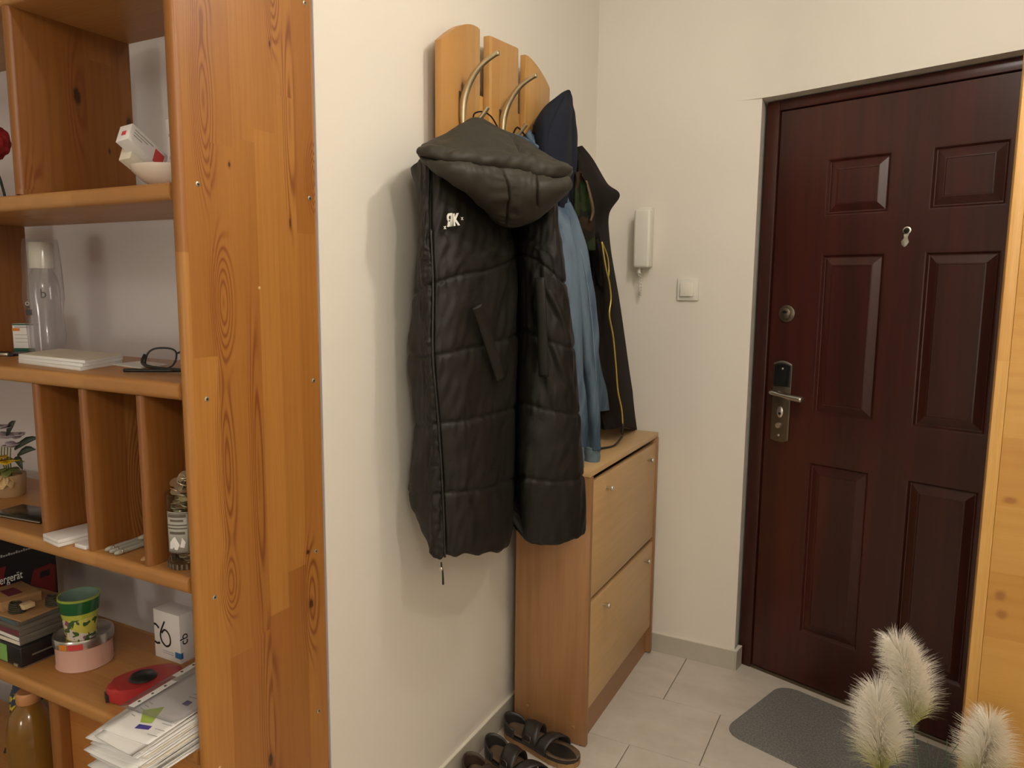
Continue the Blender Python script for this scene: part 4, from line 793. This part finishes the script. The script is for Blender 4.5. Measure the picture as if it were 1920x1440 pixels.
for k in range(2):
    y0 = 0.060+0.112*k; zz = z+0.0135+0.0012*k; d_ = 0.012*(1-k)
    st = mesh('punched_strip', [pw_(-0.008+d_, y0, zz), pw_(0.006+d_, y0, zz), pw_(0.006+d_, y0+0.100, zz), pw_(-0.008+d_, y0+0.100, zz)], [(0, 1, 2, 3)], 'paper', slv); st.modifiers.new('s', 'SOLIDIFY').thickness = 0.0006
    for q in range(3): cyl('punched_hole', pw_(-0.001+d_, y0+0.018+0.030*q, zz+0.0004), 0.0028, 0.0006, 'darkred' if k else 'cdgrey', st, 'Z', 10)
# S5: amber bottle and yellow bag
jb = E('juice_bottle', 'amber bottle with orange cap below the lowest visible shelf', 'bottle', (-1.818, 0.965, Z5))
lathe('bottle_glass', [(0.0, 0.002), (0.046, 0.0), (0.052, 0.006), (0.050, 0.055), (0.053, 0.11), (0.050, 0.15), (0.040, 0.185), (0.024, 0.205), (0.018, 0.210)], (0, 0, 0), 'amber', jb, 36)
lathe('cap', [(0.024, 0.208), (0.026, 0.210), (0.026, 0.232), (0.023, 0.236), (0.0, 0.236)], (0, 0, 0), 'peach', jb, 28)
yb = E('patterned_bag', 'yellow and navy patterned bag behind the amber bottle', 'bag', (-1.955, 1.045, Z5))
bm = bmesh.new(); bmesh.ops.create_cube(bm, size=1); bmesh.ops.subdivide_edges(bm, edges=list(bm.edges), cuts=7, use_grid_fill=True)
for v in bm.verts:
    q = v.co.z+0.5; v.co = Vector((v.co.x*0.085*(1-0.3*q)*(1+0.3*math.cos(v.co.y*3)), v.co.y*0.11*(1-0.75*q), q*0.235)); v.co += Vector((nz(v.co, 30), nz(v.co, 30, 5), 0))*0.008
bm_obj('bag_body', bm, 'ypat', yb, True)
# ================================================================ COAT RACK
rk = E('coat_rack', 'wall-mounted alder coat rack of three rounded planks with brass hooks', 'coat rack')
XF = -1.022
def plank(y0, y1, zt, zb=1.50):
    n = 14; top = [(y0+(y1-y0)*k/n, zt(y0+(y1-y0)*k/n)) for k in range(n+1)]
    pts = [(y0, zb)]+top+[(y1, zb)]
    pts = pts[::-1]
    mt = Matrix(((0, 0, 1, 0), (1, 0, 0, 0), (0, 1, 0, 0), (0, 0, 0, 1)))
    return autos(poly('plank', pts, XF-0.020, XF, 'rack', rk, 0.0025, mt))
def z1(y): t = (y-1.592)/(1.785-1.592); return 2.046+0.080*math.sin(min(1, t)*1.75)
def z2(y): t = (y-1.832)/(2.005-1.832); return 2.124+0.014*t
def z3(y): t = (y-2.053)/(2.226-2.053); return 2.135-0.052*t*t-0.004*t
plank(1.592, 1.781, z1); plank(1.832, 2.005, z2); plank(2.053, 2.226, z3)
box('rail', WX+0.012, XF-0.0205, 1.632, 2.20, 1.868, 1.968, 'rack', rk, 0.002); box('rail', WX+0.012, XF-0.0205, 1.632, 2.20, 1.56, 1.64, 'rack', rk, 0.002)
box('wall_batten', WX, WX+0.012, 1.72, 2.10, 1.93, 1.98, 'rack', rk)
for k, y in enumerate((1.678, 1.893, 2.109)):
    x0 = XF; e_ = 0.085 if k == 2 else 0.0; zo = 0.05 if k == 2 else 0.0
    hk = tube('hook', [(x0+0.012, y, 1.845, 0.0065), (x0+0.008, y, 1.88, 0.0105), (x0+0.012, y, 1.925, 0.0125), (x0+0.030-e_*0.15, y, 1.965-zo*0.8, 0.0105), (x0+0.062-e_*0.5, y, 2.000-zo*1.4, 0.0085), (x0+0.100-e_, y, 2.020-zo*1.5, 0.0072), (x0+0.112-e_, y, 2.023-zo*1.5, 0.0072)], 'brass', rk, 12, 6, 0.8)
    box('hook_plate', x0, x0+0.003, y-0.006, y+0.006, 1.87, 1.945, 'dark_metal', hk, 0.002)
    tube('lower_prong', [(x0+0.010, y, 1.870, 0.0065), (x0+0.035, y, 1.862, 0.006), (x0+0.058, y, 1.872, 0.0058), (x0+0.078, y, 1.893, 0.0056), (x0+0.082, y, 1.898, 0.0058)], 'brass', hk, 10, 5)
# ================================================================ PUFFER VEST
pf = E('puffer_vest', 'long black quilted hooded vest hanging from the first hook', 'vest')
def puffer():
    nC, nR, su, sv = len(PUFFER), 7, 22, 34
    NU, NV = nC*su, (nR-1)*sv
    G = []
    for j in range(NV+1):
        v = j/sv; ctrl = [cr(PUFFER[c], v) for c in range(nC)]
        G.append([Vector(cr(ctrl, i/su, True)) for i in range(NU)])
    out = []
    for j in range(NV+1):
        v = j/sv
        for i in range(NU):
            u = i/su; p = G[j][i]
            du = G[j][(i+1) % NU]-G[j][i-1]; dv = G[min(j+1, NV)][i]-G[max(j-1, 0)][i]
            n = du.cross(dv); n = n.normalized() if n.length > 1e-9 else Vector((1, 0, 0))
            # outward: away from the middle of the ring
            cen = Vector((-0.95, 1.70, p.z)); 
            if 0.2 < u < 8.6:
                n = n if n.dot(Vector((0.6, -0.8, 0))) > 0 else -n
            elif n.dot(p-cen) < 0: n = -n
            d = 0.0
            vv = v if v >= 2 else 2-(2-v)*0.72
            fr = vv-math.floor(vv); sd = min(fr, 1-fr)
            if v >= 0.9:
                on = min(1.0, max(0.0, (v-0.9)/0.8)); on = on*on*(3-2*on)
                if v < 2: sd = fr2 = 2-v
                puff = on*(0.0070*(1-math.exp(-sd*34.0)))
                if v > 5.9: puff *= max(0.25, 1-(v-5.9)*3)
                d += puff
                # gathers close to the seams
                gs = math.exp(-sd*9.0)*(1-math.exp(-sd*40))
                d += on*gs*0.0045*mn.noise(Vector((u*6.5, v*1.5, 3.0)))
            # zip groove and flap
            zu = abs(u-1.0); d -= 0.010*math.exp(-(zu/0.07)**2)
            if 0.1 < u < 0.95: d += 0.004*mn.noise(Vector((u*2, v*16.0, 1.0)))
            # broad folds
            d += 0.0045*mn.noise(Vector((u*1.3+v*0.8, v*1.1-u*0.5, 8.0)))+0.0035*mn.noise(Vector((u*4+v*2.0, v*3.5, 2.0)))
            # diagonal pulls round the pockets
            if 2.2 < u < 5.2 and 1.4 < v < 3.8:
                q = math.sin((u*5.0+v*7.0)+2.5*mn.noise(Vector((u*2, v*2, 0)))); k = math.exp(-((u-3.8)**2)*1.2-((v-2.6)**2)*0.9); d += 0.0045*q*k
            if 6.2 < u < 8.3 and 1.6 < v < 4.0:
                q = math.sin((u*7.0-v*8.0)+2.5*mn.noise(Vector((u*2, v*2, 4)))); k = math.exp(-((u-7.2)**2)*1.6-((v-3.0)**2)*0.8); d += 0.005*q*k
            if v > 5.6: p = p+Vector((0, 0, 0.006*mn.noise(Vector((u*2.3, 0, 6)))*(v-5.6)/0.4))
            out.append(p+n*d)
    fs = []
    for j in range(NV):
        for i in range(NU): fs.append((j*NU+i, j*NU+(i+1) % NU, (j+1)*NU+(i+1) % NU, (j+1)*NU+i))
    c0 = len(out); out.append(Vector((-0.95, 1.70, 1.80))); out.append(Vector((-1.0, 1.74, 0.93)))
    for i in range(NU): fs.append((i, c0, (i+1) % NU)); fs.append((NV*NU+i, NV*NU+(i+1) % NU, c0+1))
    bm = bmesh.new(); bv = [bm.verts.new(q) for q in out]
    for f in fs: bm.faces.new([bv[k] for k in f])
    return bm_obj('vest_body', bm, 'puffer', pf, True)
vb = puffer()
def hd(p, u, v):
    d = 0.0; R = v*5
    # rolled rim between rows 2 and 3, seam at row 3, panels below
    if 2 <= R <= 3: d += 0.020*math.sin((R-2)*math.pi)
    elif R > 3: d += 0.024*math.sin(min(1, (R-3)/2)*math.pi)**0.6*(1-0.6*math.exp(-((u-0.52)/0.006)**2))*(1-0.45*math.exp(-((u-0.735)/0.006)**2)*(1 if R < 4.3 else 0))
    else: d += 0.006*math.sin(min(1, R/2)*math.pi)
    if R > 3: d += 0.006*mn.noise(Vector((u*30, R*1.0, 1)))*math.exp(-(R-3)*2.5)+0.005*mn.noise(Vector((u*9, R*7, 4)))*math.exp(-((u-0.52)/0.08)**2)
    if 2 < R < 3: d += 0.003*mn.noise(Vector((u*22, R, 1)))
    d -= 0.009*math.exp(-((R-3)/0.07)**2)
    if R < 2: d -= 0.050*math.exp(-((u-0.665)/0.04)**2-((R-1.6)/0.28)**2)+0.010*math.exp(-((u-0.585-0.02*R)/0.012)**2)*min(1, R)
    d += 0.007*mn.noise(Vector((u*6, R*1.4, 7)))+0.003*mn.noise(Vector((u*14, R*3, 3)))
    e = min(u, 1-u); return d*min(1, e/0.06)
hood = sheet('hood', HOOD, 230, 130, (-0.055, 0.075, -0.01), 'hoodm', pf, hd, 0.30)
tube('hanging_loop', [(-0.975, 1.668, 1.855, 0.002), (-0.970, 1.660, 1.880, 0.002), (-0.955, 1.678, 1.888, 0.002), (-0.940, 1.695, 1.878, 0.002), (-0.93, 1.71, 1.855, 0.002)], 'black_cloth', pf, 8, 4)
tube('zip', [(p[0]+0.004, p[1]-0.006, p[2], 0.0028) for p in PUFFER[1][1:]], 'black_plastic', pf, 8, 8)
zp = tube('zip_pull', [(-0.906, 1.404, 0.812, 0.0035), (-0.905, 1.404, 0.800, 0.0035), (-0.905, 1.408, 0.790, 0.0035), (-0.905, 1.410, 0.764, 0.0045), (-0.905, 1.410, 0.756, 0.0045)], 'black_plastic', pf, 8, 3, 0.6)
cyl('pull_ring', (-0.905, 1.402, 0.797), 0.005, 0.003, 'steel', zp, '-Y', 12)
def weltpush(W): return [(a+0.011*0.6, b-0.011*0.8, c, 0.0135) for a, b, c, r in W]
w1 = tube('pocket_welt', weltpush(WELT1), 'puffer', pf, 16, 6, 0.42, updir=(0.75, -0.65, 0)); w2 = tube('pocket_welt', weltpush(WELT2), 'puffer', pf, 16, 6, 0.42, updir=(0.1, -1, 0))
text('chest_logo', '\u042fK', 0.036, (-0.888, 1.405, 1.583), (0.25, 0.97, 0.16), (0, 0, 1), 'white_print', pf, 0.001, 0.1, bold=0.0012, sx=0.78)
text('chest_logo_mark', 'x', 0.014, (-0.889, 1.392, 1.576), (0.25, 0.97, 0.1), (0, 0, 1), 'white_print', pf, 0.001)
text('chest_logo_mark', 'x', 0.014, (-0.880, 1.450, 1.600), (0.25, 0.97, 0.1), (0, 0, 1), 'white_print', pf, 0.001)
# ================================================================ DENIM JACKET
dj = E('denim_jacket', 'faded blue denim jacket hanging behind the black vest', 'jacket')
def dd_(p, u, v): return 0.008*math.sin(u*9+1.5*mn.noise(Vector((u*2, v*3, 0))))+0.004*mn.noise(Vector((u*7, v*9, 2)))
sheet('jacket_body', DENIM, 50, 110, (-0.06, 0.05, 0), 'denim', dj, dd_, 0.4)
def sd_(o):
    def f(p, t, a): return 0.006*math.sin(a*3+t*5+o)+0.010*mn.noise(Vector((math.cos(a)*1.2+o, math.sin(a)*1.2, t*4.2)))+0.004*mn.noise(Vector((math.cos(a)*3, math.sin(a)*3+o, t*10)))
    return f
s1 = tube('sleeve', SL1, 'denim', dj, 36, 16, 0.75, disp=sd_(0)); s2 = tube('sleeve', SL2, 'denim', dj, 36, 16, 0.8, disp=sd_(5))
for nm, cf, pr in (('cuff', CF1, s1), ('cuff', CF2, s2)):
    cu = tube(nm, cf, 'denim_dark', pr, 28, 6, 0.8, disp=lambda p, t, a: 0.002*mn.noise(Vector((a*3, t*4, 0))))
for SLx, pr, off in ((SL2, s2, 0.6),):
    tube('seam_stitching', [(p[0]+p[3]*0.80, p[1]-p[3]*0.35, p[2], 0.0008) for p in SLx], 'stitch', pr, 6, 6)
tube('collar', [(-0.972, 1.880, 1.870, 0.008), (-0.955, 1.905, 1.862, 0.010), (-0.935, 1.945, 1.845, 0.012), (-0.915, 1.99, 1.82, 0.014), (-0.90, 2.03, 1.78, 0.014)], 'denim', dj, 12, 5, 0.6)
tube('hanging_loop', [(-0.975, 1.880, 1.868, 0.0025), (-0.962, 1.884, 1.890, 0.0025), (-0.945, 1.900, 1.868, 0.0025)], 'black_cloth', dj, 8, 4)
# ================================================================ NAVY HOODED TOP and BLACK JACKET
nv = E('navy_hoodie', 'dark navy hooded top draped over the third hook', 'hoodie')
def nd_(p, u, v): return 0.010*math.sin(u*11+v*1.5)*min(1, v*2.5)*min(1, (1-v)*5+0.2)*(0.3 if u < 0.1 or u > 0.9 else 1)+0.003*mn.noise(Vector((u*5, v*7, 2)))
sheet('hood', NAVY, 70, 100, (-0.05, 0.06, 0), 'navy', nv, nd_, 0.25)
bj = E('black_jacket', 'black jacket with camouflage lining and brass zip beside the intercom', 'jacket')
def bd_(p, u, v): return 0.006*math.sin(u*8+v*2)+0.004*mn.noise(Vector((u*4, v*6, 2)))
sheet('jacket_body', BLACK, 60, 120, (-0.06, 0.03, 0), 'black_cloth', bj, bd_, 0.3)
lin = sheet('camouflage_lining', [[tuple(Vector(p)+Vector((0.028, -0.055, 0))) for p in r] for r in CAMO], 24, 30, (-0.012, 0.01, 0), 'camo', bj, bd_, 0.3)
def fw(P, k=0.025): return [(a+k*0.5, b-k*0.86, c, r) for a, b, c, r in P]
tube('zip', fw(ZIPY), 'zip_gold', bj, 8, 8); tube('zip', fw(ZIPY2), 'zip_gold', bj, 8, 8)
tube('collar_tape', fw(COLLARBR, 0.07), 'brown_tape', bj, 8, 5, 0.5)
zt = ZIPY[-1]; tube('zip_pull', fw([(zt[0], zt[1], zt[2], 0.004), (zt[0], zt[1], zt[2]-0.022, 0.004), (zt[0], zt[1]-0.003, zt[2]-0.04, 0.003)]), 'black_plastic', bj, 8, 3)
CORD = [(-0.842, 2.500, 0.925, 0.0035), (-0.846, 2.430, 0.9065, 0.0035), (-0.862, 2.375, 0.9062, 0.0035), (-0.880, 2.350, 0.9062, 0.0035), (-0.892, 2.318, 0.912, 0.0035)]
co_ = tube('drawcord', CORD, 'black_plastic', bj, 8, 6); 
lathe('cord_toggle', [(0.0, 0), (0.008, 0.001), (0.011, 0.008), (0.008, 0.015), (0.0, 0.016)], (CORD[-1][0], CORD[-1][1], 0.9025), 'black_plastic', bj, 16)
# ================================================================ SHOE CABINET
cb = E('shoe_cabinet', 'slim beech-look shoe cabinet with two tip-out doors', 'cabinet')
XB, XC = -1.040, -0.785
side = lambda y0, y1: box('side_panel', XB, XC, y0, y1, 0.004, 0.882, 'beech_shaded', cb, 0.0012)
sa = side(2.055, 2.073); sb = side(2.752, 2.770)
for y in (2.064, 2.761):
    for x in (XB+0.02, XC-0.02): cyl('foot', (x, y, 0.0), 0.007, 0.0041, 'black_plastic', cb, 'Z', 12)
box('top_panel', XB, XC-0.003, 2.052, 2.773, 0.8825, 0.9005, 'beech_front', cb, 0.0015)
box('back_panel', XB, XB+0.004, 2.0735, 2.7515, 0.03, 0.882, 'beech_shaded', cb)
for (z0, z1) in ((0.487, 0.862), (0.116, 0.468)):
    dr_ = box('flap_door', -0.806, -0.790, 2.0755, 2.7500, z0, z1, 'beech_front', cb, 0.0015)
    for y in (2.20, 2.645):
        lathe('knob', [(0.0045, 0.0), (0.0045, 0.010), (0.0085, 0.017), (0.0095, 0.022), (0.008, 0.024), (0.0, 0.024)], (-0.790, y, z1-0.045), 'steel', dr_, 20, Matrix.Rotation(math.pi/2, 4, 'Y'))
box('inner_rail', -0.86, -0.815, 2.0735, 2.7515, 0.470, 0.484, 'beech_shaded', cb); box('inner_rail', -0.86, -0.812, 2.0735, 2.7515, 0.866, 0.881, 'black_plastic', cb)
box('plinth', -0.822, -0.806, 2.0735, 2.7515, 0.0, 0.112, 'beech_shaded', cb)
for (x, z) in [(-0.993, 0.085), (-0.829, 0.058), (-0.82, 0.872)]: cyl('screw_cap', (x, 2.0556, z), 0.006, 0.0012, 'beech_shaded', sa, '-Y', 14)
# ================================================================ INTERCOM, SWITCH
ic = E('intercom_phone', 'cream wall intercom handset with coiled cord beside the coats', 'intercom')
box('base_unit', -0.895, -0.838, 2.755, 2.79, 1.533, 1.757, 'plastic', ic, 0.006, 3)
box('handset', -0.889, -0.826, 2.700, 2.752, 1.530, 1.745, 'plastic', ic, 0.010, 4); box('hook_switch', -0.872, -0.852, 2.750, 2.757, 1.60, 1.64, 'plastic', ic, 0.001)
pts = []; 
for k in range(150):
    t = k/149; a = k*0.95
    c = Vector(cr([(-0.873, 2.728, 1.535), (-0.868, 2.726, 1.500), (-0.866, 2.735, 1.452), (-0.874, 2.758, 1.425), (-0.882, 2.772, 1.450), (-0.880, 2.775, 1.500), (-0.876, 2.772, 1.536)], t*5.999))
    pts.append((c.x+0.0045*math.cos(a), c.y+0.0045*math.sin(a), c.z, 0.0013))
tube('coiled_cord', pts, 'plastic', ic, 6, 1)
lathe('cord_grip', [(0.006, 0), (0.0065, 0.004), (0.0055, 0.022), (0.006, 0.024)], (-0.872, 2.728, 1.508), 'plastic', ic, 14)
sw = E('light_switch', 'square cream light switch between intercom and entrance door', 'switch')
box('switch_plate', -0.738, -0.658, 2.779, 2.79, 1.409, 1.491, 'plastic', sw, 0.003, 3); 
box('rocker', -0.725, -0.675, 2.769, 2.7785, 1.425, 1.475, 'plastic2', sw, 0.002, 2)
# ================================================================ FLOOR: mat, sandals, grasses
nn = Vector((-dn.x, -dn.y, 0))
mat0 = Vector((-0.418, 2.352, 0)); cs = []
def rc(cx, cy, a0): return [(cx+0.06*math.cos(a0+math.pi/2*k/6), cy+0.06*math.sin(a0+math.pi/2*k/6)) for k in range(7)]
loc = rc(0.66, 0.06, -math.pi/2)+rc(0.66, 0.36, 0)+rc(0.06, 0.36, math.pi/2)+rc(0.06, 0.06, math.pi)
wp = [(mat0+dd*a+nn*b) for a, b in loc]
dm = poly('door_mat', [(p.x, p.y) for p in wp], 0.0, 0.006, 'mat', None, 0.0015); tag(dm, 'grey felt mat with rounded corners before the entrance door', 'door mat')
def sandal(name, label, loc, rz, up='leather', grp=None, s=1.0):
    o = E(name, label, 'sandal', loc, grp, rz)
    # +x is the toe; outline half widths along the length 0..0.28
    prof = [(0.0, 0.0), (0.006, 0.018), (0.02, 0.028), (0.06, 0.034), (0.11, 0.034), (0.16, 0.041), (0.20, 0.047), (0.235, 0.045), (0.262, 0.034), (0.276, 0.018), (0.280, 0.0)]
    def ol(k): return [(x, -w*k) for x, w in prof]+[(x, w*k) for x, w in prof[::-1][1:-1]]
    poly('sole', ol(1.0), 0.0, 0.022, 'sole', o, 0.003); poly('midsole_edge', ol(1.015), 0.017, 0.026, up, o, 0.002)
    vs, fs = [], []; N = 24
    for i in range(N+1):
        x = 0.28*i/N*0.97+0.005; hw = cr([(p[1],) for p in prof], 0)[0]
        for q in range(len(prof)-1):
            if prof[q][0] <= x <= prof[q+1][0]: t = (x-prof[q][0])/(prof[q+1][0]-prof[q][0]); hw = prof[q][1]*(1-t)+prof[q+1][1]*t
        for j in range(9): y = (j/8-0.5)*2*hw*0.95; vs.append((x, y, 0.027+0.006*(abs(j/4-1)**2)+0.004*math.sin(x*22)))
    for i in range(N):
        for j in range(8): a = i*9+j; fs.append((a, a+9, a+10, a+1))
    fb = mesh('footbed', vs, fs, 'footbed', o, True); fb.modifiers.new('s', 'SOLIDIFY').thickness = 0.003
    def strap(name, x0, x1, h, w0, w1, n=14, skew=0.0):
        vs, fs = [], []
        for i in range(5):
            x = x0+(x1-x0)*i/4; w_ = w0+(w1-w0)*i/4
            for j in range(n+1):
                a = math.pi*j/n; vs.append((x+skew*math.cos(a), -w_*math.cos(a), 0.022+h*math.sin(a)**0.8*(1-0.08*abs(i-2)/2)))
        for i in range(4):
            for j in range(n): a = i*(n+1)+j; fs.append((a, a+1, a+n+2, a+n+1))
        st = mesh(name, vs, fs, up, o, True); st.modifiers.new('s', 'SOLIDIFY').thickness = 0.004; return st
    s1_ = strap('instep_strap', 0.085, 0.140, 0.058, 0.036, 0.041, skew=0.01); s2_ = strap('toe_strap', 0.165, 0.205, 0.046, 0.043, 0.048, skew=-0.015)
    tube('strap_edge', [(0.142+0.01*math.cos(a), -0.042*math.cos(a), 0.023+0.058*math.sin(a)**0.8, 0.0016) for a in [math.pi*k/10 for k in range(11)]], 'leather_br', s1_, 6, 2)
    tube('buckle', [(0.10, -0.040, 0.040, 0.002), (0.125, -0.043, 0.040, 0.002), (0.125, -0.038, 0.055, 0.002), (0.10, -0.036, 0.055, 0.002), (0.10, -0.040, 0.040, 0.002)], 'dark_metal', s1_, 6, 2)
    # heel counter
    vs, fs = [], []
    for i in range(5):
        for j in range(15):
            a = math.radians(75+210*j/14); vs.append((0.045+0.046*math.cos(a), 0.036*math.sin(a), 0.022+0.052*(i/4)*(0.55+0.45*math.sin(math.pi*j/14))))
    for i in range(4):
        for j in range(14): a = i*15+j; fs.append((a, a+1, a+16, a+15))
    hc = mesh('heel_counter', vs, fs, up, o, True); hc.modifiers.new('s', 'SOLIDIFY').thickness = 0.004
    return o
sandal('sandal', 'worn black leather sandal closest to the cabinet foot', (-1.045, 2.005, 0.0005), math.radians(-10))
sandal('sandal', 'second black leather sandal in front, cut by the picture bottom', (-1.040, 1.875, 0.0005), math.radians(-19))
sandal('sandal', 'dark brown leather sandal beside the skirting at the frame bottom', (-1.050, 1.765, 0.0005), math.radians(-24), 'leather_br')
# feathery grasses
gr = E('feather_grass_bunch', 'three cream feathery artificial grass plumes rising from a vase', 'grasses', (0.14, 1.80, 0.0))
lathe('vase', [(0.0, 0.0), (0.07, 0.0), (0.085, 0.02), (0.085, 0.10), (0.06, 0.17), (0.048, 0.20), (0.055, 0.215), (0.045, 0.21), (0.04, 0.19), (0.0, 0.18)], (0, 0, 0), 'vase', gr, 36)
def plume(base, tip, bend, rmax, n, seed):
    rnd = random.Random(seed); A, B = Vector(base), Vector(tip); L_ = (B-A).length; vs, fs = [], []
    mid = (A+B)/2+Vector(bend)
    def ax(t): return A*(1-t)**2+mid*2*t*(1-t)+B*t*t
    cl = [(rnd.random()**1.15, rnd.random()*2*math.pi, rnd.uniform(0.55, 1.05)) for _ in range(230)]
    for k in range(n):
        t0, a0_, r0 = cl[k % 230]; t = min(1.0, max(0.0, t0+rnd.uniform(-0.03, 0.03))); ang = a0_+rnd.gauss(0, 0.13)
        p = ax(t*0.80); d = (ax(min(1, t*0.8+0.1))-ax(t*0.8)).normalized(); s = d.orthogonal().normalized(); s = Matrix.Rotation(ang, 3, d)@s
        rr = rmax*r0*rnd.uniform(0.8, 1.1)*(1.0-0.45*t**3); up = L_*(0.20+0.30*rnd.random())*(1.0-0.25*t)
        q = [p, p+d*up*0.5+s*rr*0.30, p+d*up*0.85+s*rr*0.66, p+d*up*1.0+s*rr*1.0-Vector((0, 0, 0.004))]
        wd = rnd.uniform(0.0003, 0.0006); sd_ = (q[2]-q[0]).cross(Vector((0.45, -0.9, 0.1))).normalized()*wd
        b = len(vs); tw_ = [1.0, 1.0, 0.75, 0.15]
        for qq, w_ in zip(q, tw_): vs += [qq-sd_*w_-A, qq+sd_*w_-A]
        for j in range(3): fs.append((b+2*j, b+2*j+1, b+2*j+3, b+2*j+2))
    o = mesh('plume', vs, fs, 'plume', gr, True, A); return o
GO = Vector((0.14, 1.80, 0))
for k, (b, t, bd, r, n) in enumerate([((0.098, 1.836, 0.455), (0.048, 1.830, 0.655), (0.02, 0.01, 0.02), 0.073, 3600), ((0.040, 1.795, 0.345), (0.020, 1.795, 0.550), (0.0, 0, 0.0), 0.082, 3600), ((0.238, 1.89, 0.315), (0.255, 1.90, 0.490), (0, 0, 0), 0.082, 3400)]):
    b, t = Vector(b)-GO, Vector(t)-GO; plume(b, t, bd, r, n, k)
    tube('stem', [(0.01*(k-1), 0, 0.19, 0.002), (*(b*0.5+Vector((0, 0, 0.12))), 0.002), (*b, 0.002), (*(b*0.3+t*0.7), 0.0015)], 'stem', gr, 6, 5)
rnd = random.Random(5)
for k in range(16):
    a = rnd.random()*6.28; x = 0.02*math.cos(a); y = 0.02*math.sin(a)
    tube('grass_blade', [(x, y, 0.19, 0.0014), (x*1.8+rnd.uniform(-.02, .02), y*2, 0.30, 0.0012), (x*2.5+rnd.uniform(-.04, .04), y*3, rnd.uniform(0.38, 0.44), 0.0006)], 'stem', gr, 5, 4)
# hall ceiling bulbs, then two unseen fill lamps added behind the viewer
for k, (loc_, *_r) in enumerate(LAMPS):
    if loc_[2] < 2:
        lm = E('fill_floor_lamp', 'unseen floor lamp added behind the viewer to fill the shelf nook', 'lamp', (loc_[0], loc_[1], 0)); cyl('lamp_base', (0, 0, 0), 0.14, 0.02, 'dark_metal', lm); cyl('pole', (0, 0, 0.02), 0.010, loc_[2]-0.26, 'dark_metal', lm); continue
    lm = E('ceiling_lamp', ('ceiling bulb lamp above the viewer', 'ceiling bulb lamp in the hall before the coats', 'floor lamp added as fill', 'unseen ceiling globe added behind the viewer as general fill')[k], 'lamp', (loc_[0], loc_[1], CZ))
    cyl('canopy', (0, 0, -0.03), 0.05, 0.03, 'plastic2', lm); cyl('lamp_rod', (0, 0, loc_[2]-CZ+0.06), 0.006, CZ-loc_[2]-0.09, 'plastic2', lm)
bpy.context.view_layer.update()
